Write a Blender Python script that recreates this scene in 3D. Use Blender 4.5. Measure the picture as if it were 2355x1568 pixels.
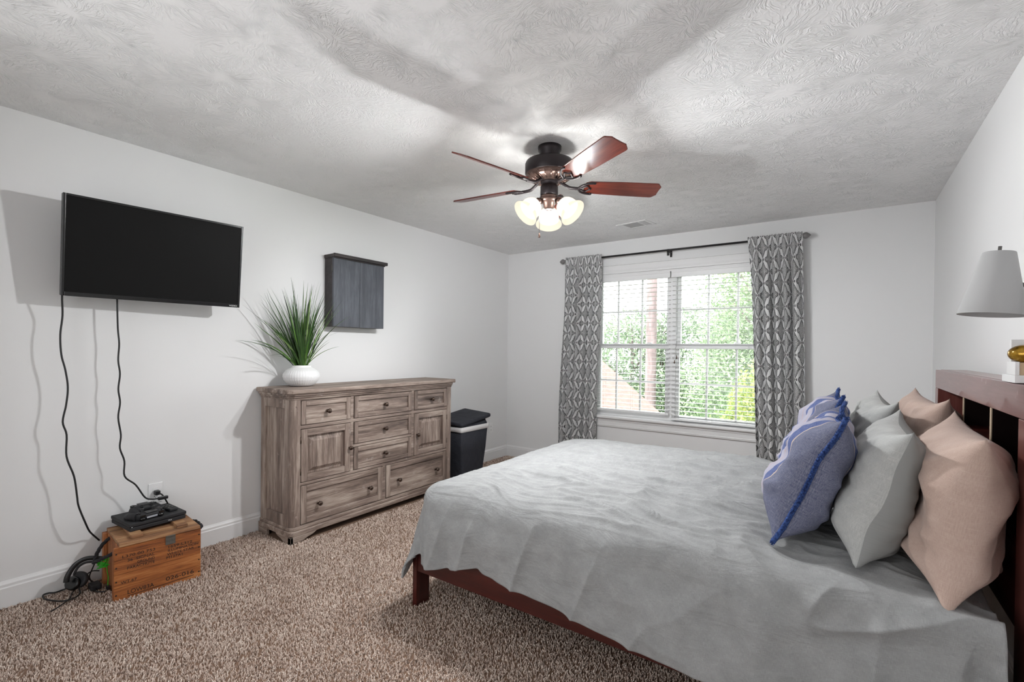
import bpy, bmesh, math, random
import numpy as np
from mathutils import Vector, Matrix

for o in list(bpy.data.objects):
    bpy.data.objects.remove(o)
SC = bpy.context.scene
COL = SC.collection
R = math.radians
random.seed(7)
RNG = np.random.default_rng(11)

# ------------------------------------------------------------------ camera
W_ROOM, H_ROOM = 3.907, 2.44
Y_FRONT = -5.70
YAW, PITCH, ROLL = R(34.774), R(-0.492), R(0.637)
CAM = Vector((3.355, -4.737, 1.292))
fwd = Vector((-math.sin(YAW) * math.cos(PITCH), math.cos(YAW) * math.cos(PITCH), math.sin(PITCH)))
rgt = Vector((math.cos(YAW), math.sin(YAW), 0))
upv = rgt.cross(fwd)
r2 = rgt * math.cos(ROLL) + upv * math.sin(ROLL)
u2 = -rgt * math.sin(ROLL) + upv * math.cos(ROLL)
cd = bpy.data.cameras.new('camera')
cd.sensor_width = 36
cd.lens = 1097.0 / 2355 * 36
cd.shift_y = 28.56 / 2355
cd.clip_start = 0.02
cam = bpy.data.objects.new('camera', cd)
COL.objects.link(cam)
M = Matrix((r2, u2, -fwd)).transposed().to_4x4()
M.translation = CAM
cam.matrix_world = M
SC.camera = cam

# ------------------------------------------------------------------ exposure, world, lights
SC.view_settings.view_transform = 'Standard'
SC.view_settings.look = 'None'
SC.view_settings.gamma = 1
SC.view_settings.use_curve_mapping = False
SC.view_settings.exposure = 0.22
wd = bpy.data.worlds.new('sky')
SC.world = wd
wd.use_nodes = True
bg = wd.node_tree.nodes['Background']
bg.inputs[0].default_value = (0.93, 0.97, 1.0, 1)
bg.inputs[1].default_value = 8.5


def light(name, kind, loc, energy, color=(1, 1, 1), **kw):
    d = bpy.data.lights.new(name, kind)
    d.energy = energy
    d.color = color
    for k, v in kw.items():
        setattr(d, k, v)
    o = bpy.data.objects.new(name, d)
    o.location = loc
    COL.objects.link(o)
    return o


sun = light('sun', 'SUN', (0, -10, 20), 5.5, (1, 0.96, 0.9), angle=R(1))
sun.rotation_euler = (R(40), 0, R(-25))
portal = light('window_portal', 'AREA', (1.955, 0.16, 1.35), 1, shape='RECTANGLE', size=1.60, size_y=1.5)
portal.rotation_euler = (R(-90), 0, 0)
portal.data.cycles.is_portal = True
FAN = Vector((1.973, -2.395, 0))
BULB_W = 62
front = light('added_front_fill', 'AREA', (2.0, Y_FRONT + .35, 1.30), 31, (.96, .98, 1), shape='RECTANGLE', size=2.6, size_y=1.7)  # soft fill added behind the camera; wall_front has no window
front.rotation_euler = (R(86), 0, R(-24))
SC.cycles.max_bounces = 12
SC.cycles.diffuse_bounces = 6
SC.cycles.transparent_max_bounces = 16
SC.cycles.sample_clamp_indirect = 6
SC.cycles.caustics_reflective = False
SC.cycles.caustics_refractive = False


# ------------------------------------------------------------------ numpy noise
def _hash(ix, iy, seed):
    h = (ix.astype(np.int64) * 374761393 + iy.astype(np.int64) * 668265263 + seed * 974711) & 0x7fffffff
    h = ((h ^ (h >> 13)) * 1274126177) & 0x7fffffff
    return ((h ^ (h >> 16)) & 0xffff) / 65535.0 * 2 * np.pi


def perlin(x, y, seed=0):
    x = np.asarray(x, float); y = np.asarray(y, float)
    x, y = np.broadcast_arrays(x, y)
    ix = np.floor(x); iy = np.floor(y); fx = x - ix; fy = y - iy
    u = fx * fx * fx * (fx * (fx * 6 - 15) + 10); v = fy * fy * fy * (fy * (fy * 6 - 15) + 10)

    def g(dx, dy):
        a = _hash(ix + dx, iy + dy, seed)
        return np.cos(a) * (fx - dx) + np.sin(a) * (fy - dy)
    return ((g(0, 0) * (1 - u) + g(1, 0) * u) * (1 - v) + (g(0, 1) * (1 - u) + g(1, 1) * u) * v) * 1.41


def ridge(x, y, seed=0, k=2.0):
    return np.clip(1 - np.abs(perlin(x, y, seed)) * 1.6, 0, 1) ** k


def soft(x, y, seed=0, w=.22):
    return np.exp(-(perlin(x, y, seed) / w) ** 2)


def sstep(a, b, x):
    t = np.clip((np.asarray(x, float) - a) / (b - a), 0, 1)
    return t * t * (3 - 2 * t)


# ------------------------------------------------------------------ node language
class X:
    def __init__(s, T, sock): s.T, s.s = T, sock
    def _b(s, op, o, rev=False): return s.T.math(op, o, s) if rev else s.T.math(op, s, o)
    def __add__(s, o): return s._b('ADD', o)
    __radd__ = __add__
    def __mul__(s, o): return s._b('MULTIPLY', o)
    __rmul__ = __mul__
    def __sub__(s, o): return s._b('SUBTRACT', o)
    def __rsub__(s, o): return s._b('SUBTRACT', o, True)
    def __truediv__(s, o): return s._b('DIVIDE', o)
    def __lt__(s, o): return s._b('LESS_THAN', o)
    def __gt__(s, o): return s._b('GREATER_THAN', o)


class Tree:
    def __init__(s, nt): s.nt = nt
    def n(s, t, **kw):
        nd = s.nt.nodes.new(t)
        for k, v in kw.items(): setattr(nd, k, v)
        return nd
    def put(s, sock, v):
        if isinstance(v, X): s.nt.links.new(v.s, sock)
        elif hasattr(v, 'is_output'): s.nt.links.new(v, sock)
        elif isinstance(v, (tuple, list)) and sock.type == 'RGBA' and len(v) == 3: sock.default_value = (*v, 1)
        else: sock.default_value = v
    def math(s, op, a, b=None, c=None):
        nd = s.n('ShaderNodeMath', operation=op)
        s.put(nd.inputs[0], a)
        if b is not None: s.put(nd.inputs[1], b)
        if c is not None: s.put(nd.inputs[2], c)
        return X(s, nd.outputs[0])
    def abs(s, a): return s.math('ABSOLUTE', a)
    def fract(s, a): return s.math('FRACT', a)
    def min(s, a, b): return s.math('MINIMUM', a, b)
    def max(s, a, b): return s.math('MAXIMUM', a, b)
    def coord(s, kind='Object'): return X(s, s.n('ShaderNodeTexCoord').outputs[kind])
    def sep(s, v):
        nd = s.n('ShaderNodeSeparateXYZ'); s.put(nd.inputs[0], v)
        return [X(s, o) for o in nd.outputs]
    def comb(s, x, y, z=0.0):
        nd = s.n('ShaderNodeCombineXYZ')
        for i, v in enumerate((x, y, z)): s.put(nd.inputs[i], v)
        return X(s, nd.outputs[0])
    def map(s, v, scale=(1, 1, 1), loc=(0, 0, 0), rot=(0, 0, 0)):
        nd = s.n('ShaderNodeMapping'); s.put(nd.inputs[0], v)
        nd.inputs['Scale'].default_value = scale; nd.inputs['Location'].default_value = loc; nd.inputs['Rotation'].default_value = rot
        return X(s, nd.outputs[0])
    def noise(s, v, scale=5, detail=3, rough=.5, dist=0.0, dim='3D'):
        nd = s.n('ShaderNodeTexNoise', noise_dimensions=dim); s.put(nd.inputs['Vector'], v)
        nd.inputs['Scale'].default_value = scale; nd.inputs['Detail'].default_value = detail
        nd.inputs['Roughness'].default_value = rough; nd.inputs['Distortion'].default_value = dist
        return X(s, nd.outputs[0])
    def vor(s, v, scale=5, feature='F1', out='Distance', dim='3D', rand=1.0):
        nd = s.n('ShaderNodeTexVoronoi', feature=feature, voronoi_dimensions=dim); s.put(nd.inputs['Vector'], v)
        nd.inputs['Scale'].default_value = scale; nd.inputs['Randomness'].default_value = rand
        return X(s, nd.outputs[out])
    def ramp(s, f, stops, interp='LINEAR'):
        nd = s.n('ShaderNodeValToRGB'); s.put(nd.inputs[0], f)
        cr = nd.color_ramp; cr.interpolation = interp
        while len(cr.elements) < len(stops): cr.elements.new(0.5)
        for e, (p, c) in zip(cr.elements, stops):
            e.position = p; e.color = (*c, 1) if isinstance(c, (tuple, list)) else (c, c, c, 1)
        return X(s, nd.outputs[0])
    def mix(s, f, a, b, blend='MIX'):
        nd = s.n('ShaderNodeMix', data_type='RGBA', blend_type=blend)
        s.put(nd.inputs[0], f); s.put(nd.inputs[6], a); s.put(nd.inputs[7], b)
        return X(s, nd.outputs[2])
    def bump(s, h, strength=.3, dist=.01):
        nd = s.n('ShaderNodeBump'); s.put(nd.inputs['Height'], h)
        nd.inputs['Strength'].default_value = strength; nd.inputs['Distance'].default_value = dist
        return X(s, nd.outputs[0])
    def attr(s, name, out='Color'): return X(s, s.n('ShaderNodeAttribute', attribute_name=name).outputs[out])


MATS = {}


def mat(name, color=(.8, .8, .8), rough=.5, metal=0.0, fn=None, spec=None, coat=0.0):
    m = bpy.data.materials.new(name)
    m.use_nodes = True
    b = m.node_tree.nodes['Principled BSDF']
    b.inputs['Base Color'].default_value = (*color, 1)
    b.inputs['Roughness'].default_value = rough
    b.inputs['Metallic'].default_value = metal
    if spec is not None: b.inputs['Specular IOR Level'].default_value = spec
    b.inputs['Coat Weight'].default_value = coat
    T = Tree(m.node_tree)
    if fn: fn(T, b)
    MATS[name] = m
    return m


def s2l(r, g, b):
    f = lambda c: (c / 255 / 12.92) if c / 255 <= .04045 else ((c / 255 + .055) / 1.055) ** 2.4
    return (f(r), f(g), f(b))


def f_wall(T, b):
    c = T.coord()
    T.put(b.inputs['Normal'], T.bump(T.noise(c, 160, 2), .05, .002))


mat('wall_paint', (.75, .75, .75), .6, fn=f_wall)


def f_ceil(T, b):
    c = T.coord()
    h = None
    for sc, off in ((3.5, (0, 0, 0)), (4.1, (5.3, 2.1, 0))):
        w = T.n('ShaderNodeTexVoronoi', feature='F1', voronoi_dimensions='2D')
        v = T.map(c, (1, 1, 0), off)
        v2 = T.n('ShaderNodeVectorMath', operation='ADD'); T.put(v2.inputs[0], v)
        nz = T.n('ShaderNodeTexNoise'); T.put(nz.inputs['Vector'], c); nz.inputs['Scale'].default_value = 9
        vs = T.n('ShaderNodeVectorMath', operation='SCALE'); T.put(vs.inputs[0], nz.outputs['Color']); vs.inputs['Scale'].default_value = .07
        T.put(v2.inputs[1], vs.outputs[0])
        T.put(w.inputs['Vector'], v2.outputs[0]); w.inputs['Scale'].default_value = sc
        d = T.n('ShaderNodeVectorMath', operation='SUBTRACT')
        T.put(d.inputs[0], v2.outputs[0]); T.put(d.inputs[1], w.outputs['Position'])
        x, y, z = T.sep(d.outputs[0])
        ang = T.math('ARCTAN2', y, x)
        rr = T.math('SQRT', x * x + y * y)
        cr = T.sep(w.outputs['Color'])[0]
        n = T.noise(T.comb(ang * 2.3, rr * 4.5, cr * 40), 3.2, 2, .55, .3)
        line = T.math('POWER', T.max(1 - T.abs(n - .5) * 9.0, 0.0), 1.4)
        msk = T.ramp(rr, [(0.0, 0.0), (.035, 0.0), (.07, 1.0), (.15, .85), (.2, .3)])
        hh = line * msk
        h = hh if h is None else T.max(h, hh)
    fine = T.noise(c, 70, 3)
    T.put(b.inputs['Normal'], T.bump(h + fine * .12, .9, .0030))


mat('ceiling_plaster', (.85, .85, .85), .7, fn=f_ceil)
mat('white_trim', (.76, .76, .76), .35)
mat('white_plastic', (.78, .78, .78), .3)
mat('carpet_backing', s2l(120, 95, 78), .9)


def f_pile(T, b):
    t = T.attr('tint', 'Fac')
    T.put(b.inputs['Base Color'], T.ramp(t, [(0, s2l(132, 112, 100)), (.35, s2l(188, 167, 154)), (.7, s2l(216, 198, 185)), (1, s2l(238, 224, 213))]))


mat('carpet_pile', rough=.9, spec=.1, fn=f_pile)


def wood(name, axis, dark, mid, lite, scale=1.0, rough=.6, bump=.25, wear=None, contrast=1.0, coat=0.0, spec=None, nicks=False):
    def fn(T, b):
        c = T.coord()
        st = [1.0, 1.0, 1.0]; st[axis] = .07
        v = T.map(c, tuple(q * scale for q in st))
        n1 = T.noise(v, 22, 5, .6, .6)
        n2 = T.noise(v, 130, 3, .6)
        n3 = T.noise(T.map(c, tuple(scale * (1 if i != axis else .3) for i in range(3))), 5, 3, .5, .4)
        f = (n1 - .5) * (1.3 * contrast) + (n2 - .5) * (.7 * contrast) + (n3 - .5) * (.9 * contrast) + .5
        col = T.ramp(f, [(.12, dark), (.5, mid), (.88, lite)])
        if wear:
            w = T.ramp(T.noise(c, 17, 4, .7), [(.62, 0.0), (.74, .55)])
            col = T.mix(w, col, wear)
        if nicks:
            col = T.mix(T.ramp(T.noise(T.map(c, (90, 90, 16)), 1, 3, .6), [(.69, 0.0), (.74, .7)]), col, s2l(200, 180, 178))
        T.put(b.inputs['Base Color'], col)
        T.put(b.inputs['Normal'], T.bump(n2 * .6 + n1 * .4, bump, .003))
    return mat(name, rough=rough, fn=fn, coat=coat, spec=spec)


GD, GM, GL = s2l(70, 58, 52), s2l(128, 111, 101), s2l(180, 165, 153)
wood('dresser_wood_along', 1, GD, GM, GL, wear=s2l(178, 168, 160))
wood('dresser_wood_up', 2, GD, GM, GL, wear=s2l(178, 168, 160))
wood('dresser_wood_deep', 0, GD, GM, GL)
mat('knob_bronze', s2l(92, 78, 70), .28, .9)
wood('mahogany_x', 0, s2l(34, 9, 8), s2l(62, 21, 17), s2l(84, 31, 24), rough=.32, bump=.04, contrast=.6)
wood('mahogany_y', 1, s2l(34, 9, 8), s2l(62, 21, 17), s2l(84, 31, 24), rough=.32, bump=.04, contrast=.6)
wood('mahogany_z', 2, s2l(34, 9, 8), s2l(62, 21, 17), s2l(84, 31, 24), rough=.32, bump=.04, contrast=.6)
wood('mahogany_sheen_nicked', 1, s2l(84, 46, 44), s2l(116, 74, 72), s2l(146, 104, 102), rough=.3, bump=.03, contrast=.5, coat=.4, nicks=True)  # bright sheen of the mahogany painted as a lighter pinkish base; nicks are wear
wood('mahogany_sheen_up', 2, s2l(84, 42, 38), s2l(110, 60, 54), s2l(136, 84, 78), rough=.3, bump=.03, contrast=.5, coat=.3)  # posts: reflected sheen put into the base colour as a lighter tone
mat('recess_shade', s2l(20, 9, 9), .7, spec=.1)  # mahogany darkened to near black, shade of the headboard recess painted in
mat('raw_edge', s2l(196, 176, 150), .7)
wood('black_wood', 2, s2l(44, 45, 50), s2l(74, 77, 85), s2l(104, 108, 116), scale=1.8, rough=.5, bump=.12, contrast=.55)  # cabinet doors: window reflection painted in as a lighter blue-grey base
wood('black_wood_along', 1, s2l(20, 17, 18), s2l(44, 38, 39), s2l(66, 58, 57), scale=1.3, rough=.5, bump=.12)
wood('crate_pine', 1, s2l(92, 46, 20), s2l(154, 90, 42), s2l(190, 128, 74), scale=1.4, rough=.65, bump=.2)
wood('crate_pine_aged', 1, s2l(84, 56, 38), s2l(146, 104, 70), s2l(184, 146, 106), scale=1.4, rough=.75, bump=.3)
wood('crate_pine_up', 2, s2l(104, 56, 28), s2l(160, 96, 52), s2l(196, 134, 86), scale=1.4, rough=.65, bump=.2)
mat('stencil_ink', s2l(34, 24, 20), .8)
mat('old_steel', s2l(120, 118, 112), .45, .8)
mat('black_plastic', s2l(26, 26, 28), .35)
mat('black_matte', s2l(30, 30, 33), .65)
mat('black_gloss', s2l(14, 14, 15), .22)
mat('tv_screen', s2l(27, 27, 27), .5, spec=.05)
mat('logo_white', (.8, .8, .8), .4)
mat('cable_black', s2l(18, 18, 19), .5)
mat('cable_green', s2l(60, 190, 50), .5)
mat('rope_black', s2l(34, 33, 36), .85)
mat('lightbar', s2l(170, 172, 180), .2)
mat('fan_bronze', s2l(44, 38, 40), .42, .5)
mat('fan_brushed', s2l(120, 98, 90), .3, .8)
wood('fan_cherry', 0, s2l(70, 24, 18), s2l(108, 46, 34), s2l(134, 64, 48), scale=1.2, rough=.26, bump=.06, contrast=.8)
mat('black_rod', s2l(28, 27, 28), .4, .4)
mat('finial_grey', s2l(126, 124, 124), .5, .4)
mat('vent_white', (.74, .74, .74), .4)
mat('vent_grey', s2l(172, 172, 172), .6)
mat('hamper_fabric', s2l(40, 42, 50), .8, fn=lambda T, b: T.put(b.inputs['Normal'], T.bump(T.noise(T.coord(), 14, 4), .6, .02)))
mat('hamper_trim', s2l(228, 226, 226), .6)
mat('lamp_metal', s2l(110, 108, 106), .35, .8)
mat('gold_egg', s2l(160, 120, 30), .12, .55, fn=lambda T, b: T.put(b.inputs['Base Color'], T.ramp(T.noise(T.coord(), 45, 4, .6), [(.3, s2l(96, 70, 20)), (.55, s2l(168, 128, 40)), (.8, s2l(206, 168, 70))])))
mat('tan_card', s2l(190, 165, 135), .6)
mat('mattress_cloth', s2l(170, 170, 172), .8)


def f_glass(T, b):
    nt = T.nt
    tr = T.n('ShaderNodeBsdfTransparent'); gl = T.n('ShaderNodeBsdfGlossy'); gl.inputs['Roughness'].default_value = .02
    fr = T.n('ShaderNodeFresnel'); fr.inputs[0].default_value = 1.35
    mx = T.n('ShaderNodeMixShader')
    nt.links.new(fr.outputs[0], mx.inputs[0]); nt.links.new(tr.outputs[0], mx.inputs[1]); nt.links.new(gl.outputs[0], mx.inputs[2])
    nt.links.new(mx.outputs[0], nt.nodes['Material Output'].inputs[0])


mat('window_glass', fn=f_glass)


def f_shade(cols, op, st):
    def fn(T, b):
        nt = T.nt
        tr = T.n('ShaderNodeBsdfTransparent'); tr.inputs[0].default_value = (1, .98, .94, 1)
        lw = T.n('ShaderNodeLayerWeight'); lw.inputs[0].default_value = .4
        em = T.n('ShaderNodeEmission')
        T.put(em.inputs[0], T.ramp(X(T, lw.outputs['Facing']), cols))
        em.inputs[1].default_value = st
        m2 = T.n('ShaderNodeMixShader'); m2.inputs[0].default_value = op
        nt.links.new(tr.outputs[0], m2.inputs[1]); nt.links.new(em.outputs[0], m2.inputs[2])
        nt.links.new(m2.outputs[0], nt.nodes['Material Output'].inputs[0])
    return fn


mat('frosted_glass', fn=f_shade([(0, (1, .98, .95)), (.5, (1, .95, .88)), (1, (1, .84, .64))], .925, 1.05))
mat('frosted_rim', fn=f_shade([(0, (1, .90, .74)), (.5, (.98, .85, .66)), (1, (1, .93, .82))], .82, 1.0))
mat('bulb', fn=lambda T, b: (T.put(b.inputs['Emission Color'], (1, .95, .85)), T.put(b.inputs['Emission Strength'], 6.0)))


def linen(name, ca, cb, cc, uvs=1.0, bump=.25, dist=.02):
    def fn(T, b):
        c = T.coord('UV')
        w1 = T.noise(T.map(c, (70 * uvs, 1200 * uvs, 1)), 1, 2, .6)
        w2 = T.noise(T.map(c, (1200 * uvs, 70 * uvs, 1)), 1, 2, .6)
        blot = T.noise(c, 14 * uvs, 4, .6)
        f = (w1 - .5) * .6 + (w2 - .5) * .55 + (blot - .5) * .5 + .5
        T.put(b.inputs['Base Color'], T.ramp(f, [(.2, ca), (.5, cb), (.8, cc)]))
        wr = T.noise(T.map(c, (5 * uvs, 12 * uvs, 1)), 1, 4, .55, .5)
        T.put(b.inputs['Normal'], T.bump(wr * .9 + (w1 + w2) * (.001 / dist), bump, dist))
        b.inputs['Sheen Weight'].default_value = .15
    return mat(name, rough=.85, spec=.15, fn=fn)


linen('linen_grey', s2l(124, 125, 126), s2l(148, 149, 149), s2l(170, 171, 171), bump=.55, dist=.026)
linen('linen_pillow', s2l(150, 151, 150), s2l(172, 173, 171), s2l(194, 195, 192), 1.0, .35)
linen('linen_beige', s2l(168, 144, 132), s2l(186, 163, 151), s2l(202, 181, 169), 1.0, .35)
linen('shade_cloth', s2l(160, 160, 160), s2l(170, 170, 170), s2l(180, 180, 180), 2.0, .03)


mat('plain_grey', s2l(142, 143, 142), .85, spec=.1, fn=lambda T, b: T.put(b.inputs['Normal'], T.bump(T.noise(T.map(T.coord('UV'), (5, 18, 1)), 1, 5, .6, .8), .35, .012)))


def f_stripe(T, b):
    c = T.coord('UV')
    u, v, _ = T.sep(c)
    wob = (T.noise(T.map(c, (9, 3, 1)), 1, 2) - .5) * .014
    p = v + wob
    lav, pnk, blu, den, tan = s2l(158, 156, 172), s2l(170, 148, 144), s2l(42, 68, 126), s2l(78, 84, 110), s2l(186, 168, 150)
    col = T.ramp(p, [(0, den), (.17, tan), (.18, blu), (.26, lav), (.34, pnk), (.355, lav), (.45, blu), (.53, lav), (.61, pnk),
                     (.625, lav), (.73, blu), (.81, tan), (.82, den)], 'CONSTANT')
    w1 = T.noise(T.map(c, (60, 760, 1)), 1, 2, .7)
    w2 = T.noise(T.map(c, (1100, 40, 1)), 1, 2, .7)
    col = T.mix(T.ramp(w1 * .5 + w2 * .5, [(.40, 0.0), (.66, .38)]), col, s2l(196, 194, 202))
    T.put(b.inputs['Base Color'], col)
    T.put(b.inputs['Normal'], T.bump(T.noise(T.map(c, (3, 12, 1)), 1, 5, .6, .8) + w1 * .1, .35, .01))


mat('stripe_cloth', rough=.85, spec=.15, fn=f_stripe)
mat('fringe_blue', s2l(40, 64, 120), .9, fn=lambda T, b: T.put(b.inputs['Base Color'], T.ramp(T.noise(T.coord(), 160, 3), [(.3, s2l(26, 44, 92)), (.7, s2l(58, 88, 150))])))


def f_damask(T, b):
    c = T.coord('UV')
    u, v, _ = T.sep(c)
    P, H = .172, .205

    def med(ou, ov):
        xn = T.abs(T.fract(u / P + ou) - .5) * 2
        ys = T.fract(v / H + ov) - .5
        yn = T.abs(ys) * 2
        lens = xn - (1 - T.math('POWER', yn, 1.25) * 1.04) * .55
        cx = xn - .42
        lobe = T.math('SQRT', cx * cx + yn * yn * 1.1) - .225
        ty = yn - .52
        tip = T.math('SQRT', xn * xn + ty * ty) - .21
        g = T.min(T.min(lens * 1.1 + .06, lobe), tip)
        dot1x = xn - .17; dot1y = yn - .95
        dots = T.math('SQRT', dot1x * dot1x * .8 + dot1y * dot1y) - .055
        dd = xn + T.abs(yn - 1) * .8 - .07
        return g, T.min(dots, dd)
    ga, da = med(0.0, 0.0)
    gb, db = med(.5, .5)
    g = T.min(ga, gb)
    d = T.min(da, db)
    out1 = T.abs(g) < .035
    out2 = T.abs(g + .11) < .022
    inner = g < -.14
    lace = T.vor(T.comb(u, v, 0.0), 150, 'DISTANCE_TO_EDGE', dim='2D') < .13
    lace2 = T.noise(T.comb(u, v, 0.0), 210, 2, .6, dim='2D') > .56
    ink = T.max(T.max(out1, out2), T.max(inner * T.max(lace * .75, lace2 * .7), (d < 0.0) * 1.0))
    beads = (g < .0) * (g > -.11) * (T.noise(T.comb(u, v, 0.0), 260, 1, .5, dim='2D') > .5) * .75
    ink = T.max(ink, beads)
    T.put(b.inputs['Base Color'], T.mix(ink, s2l(234, 234, 234), s2l(62, 62, 64)))
    T.put(b.inputs['Normal'], T.bump(T.noise(c, 500, 2), .1, .001))
    tl = T.n('ShaderNodeBsdfTranslucent'); T.put(tl.inputs[0], T.mix(ink, s2l(235, 235, 235), s2l(60, 60, 62)))
    mx = T.n('ShaderNodeMixShader'); mx.inputs[0].default_value = .28
    nt = T.nt
    nt.links.new(b.outputs[0], mx.inputs[1]); nt.links.new(tl.outputs[0], mx.inputs[2])
    nt.links.new(mx.outputs[0], nt.nodes['Material Output'].inputs[0])


mat('damask_cloth', rough=.85, spec=.1, fn=f_damask)


def f_blade(T, b):
    t = T.attr('tint', 'Fac')
    T.put(b.inputs['Base Color'], T.ramp(t, [(0, s2l(36, 48, 34)), (.45, s2l(56, 90, 40)), (.8, s2l(96, 138, 58)), (1, s2l(140, 168, 104))]))


mat('grass_blade', rough=.45, fn=f_blade)
mat('vase_white', (.78, .78, .78), .5)


def leafmat(name, a, b_, c):
    def fn(T, b):
        t = T.attr('tint', 'Fac')
        col = T.ramp(t, [(0, a), (.5, b_), (1, c)])
        T.put(b.inputs['Base Color'], col)
        tl = T.n('ShaderNodeBsdfTranslucent'); T.put(tl.inputs[0], col)
        mx = T.n('ShaderNodeMixShader'); mx.inputs[0].default_value = .4
        nt = T.nt
        nt.links.new(b.outputs[0], mx.inputs[1]); nt.links.new(tl.outputs[0], mx.inputs[2])
        nt.links.new(mx.outputs[0], nt.nodes['Material Output'].inputs[0])
    return mat(name, rough=.6, fn=fn)


leafmat('leaf_green', s2l(92, 108, 88), s2l(120, 136, 112), s2l(150, 164, 136))
leafmat('leaf_light', s2l(104, 122, 96), s2l(134, 152, 120), s2l(164, 180, 146))
leafmat('leaf_yellow', s2l(98, 118, 70), s2l(134, 148, 84), s2l(168, 166, 98))
mat('bark', s2l(160, 128, 116), .9, fn=lambda T, b: (T.put(b.inputs['Base Color'], T.ramp(T.noise(T.map(T.coord(), (12, 12, 2.5)), 1, 5, .65), [(.3, s2l(82, 70, 69)), (.7, s2l(116, 102, 101))])),))
mat('lawn', s2l(96, 126, 60), .9)


def f_shingle(T, b):
    x, y, z = T.sep(T.coord())
    row = T.fract(x * 6.5)
    n = T.noise(T.coord(), 12, 3)
    col = T.ramp(n, [(.3, s2l(88, 68, 60)), (.7, s2l(104, 84, 76))])
    T.put(b.inputs['Base Color'], T.mix((row < .1) * .6, col, s2l(84, 66, 60)))


mat('roof_shingle', rough=.9, fn=f_shingle)


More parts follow.
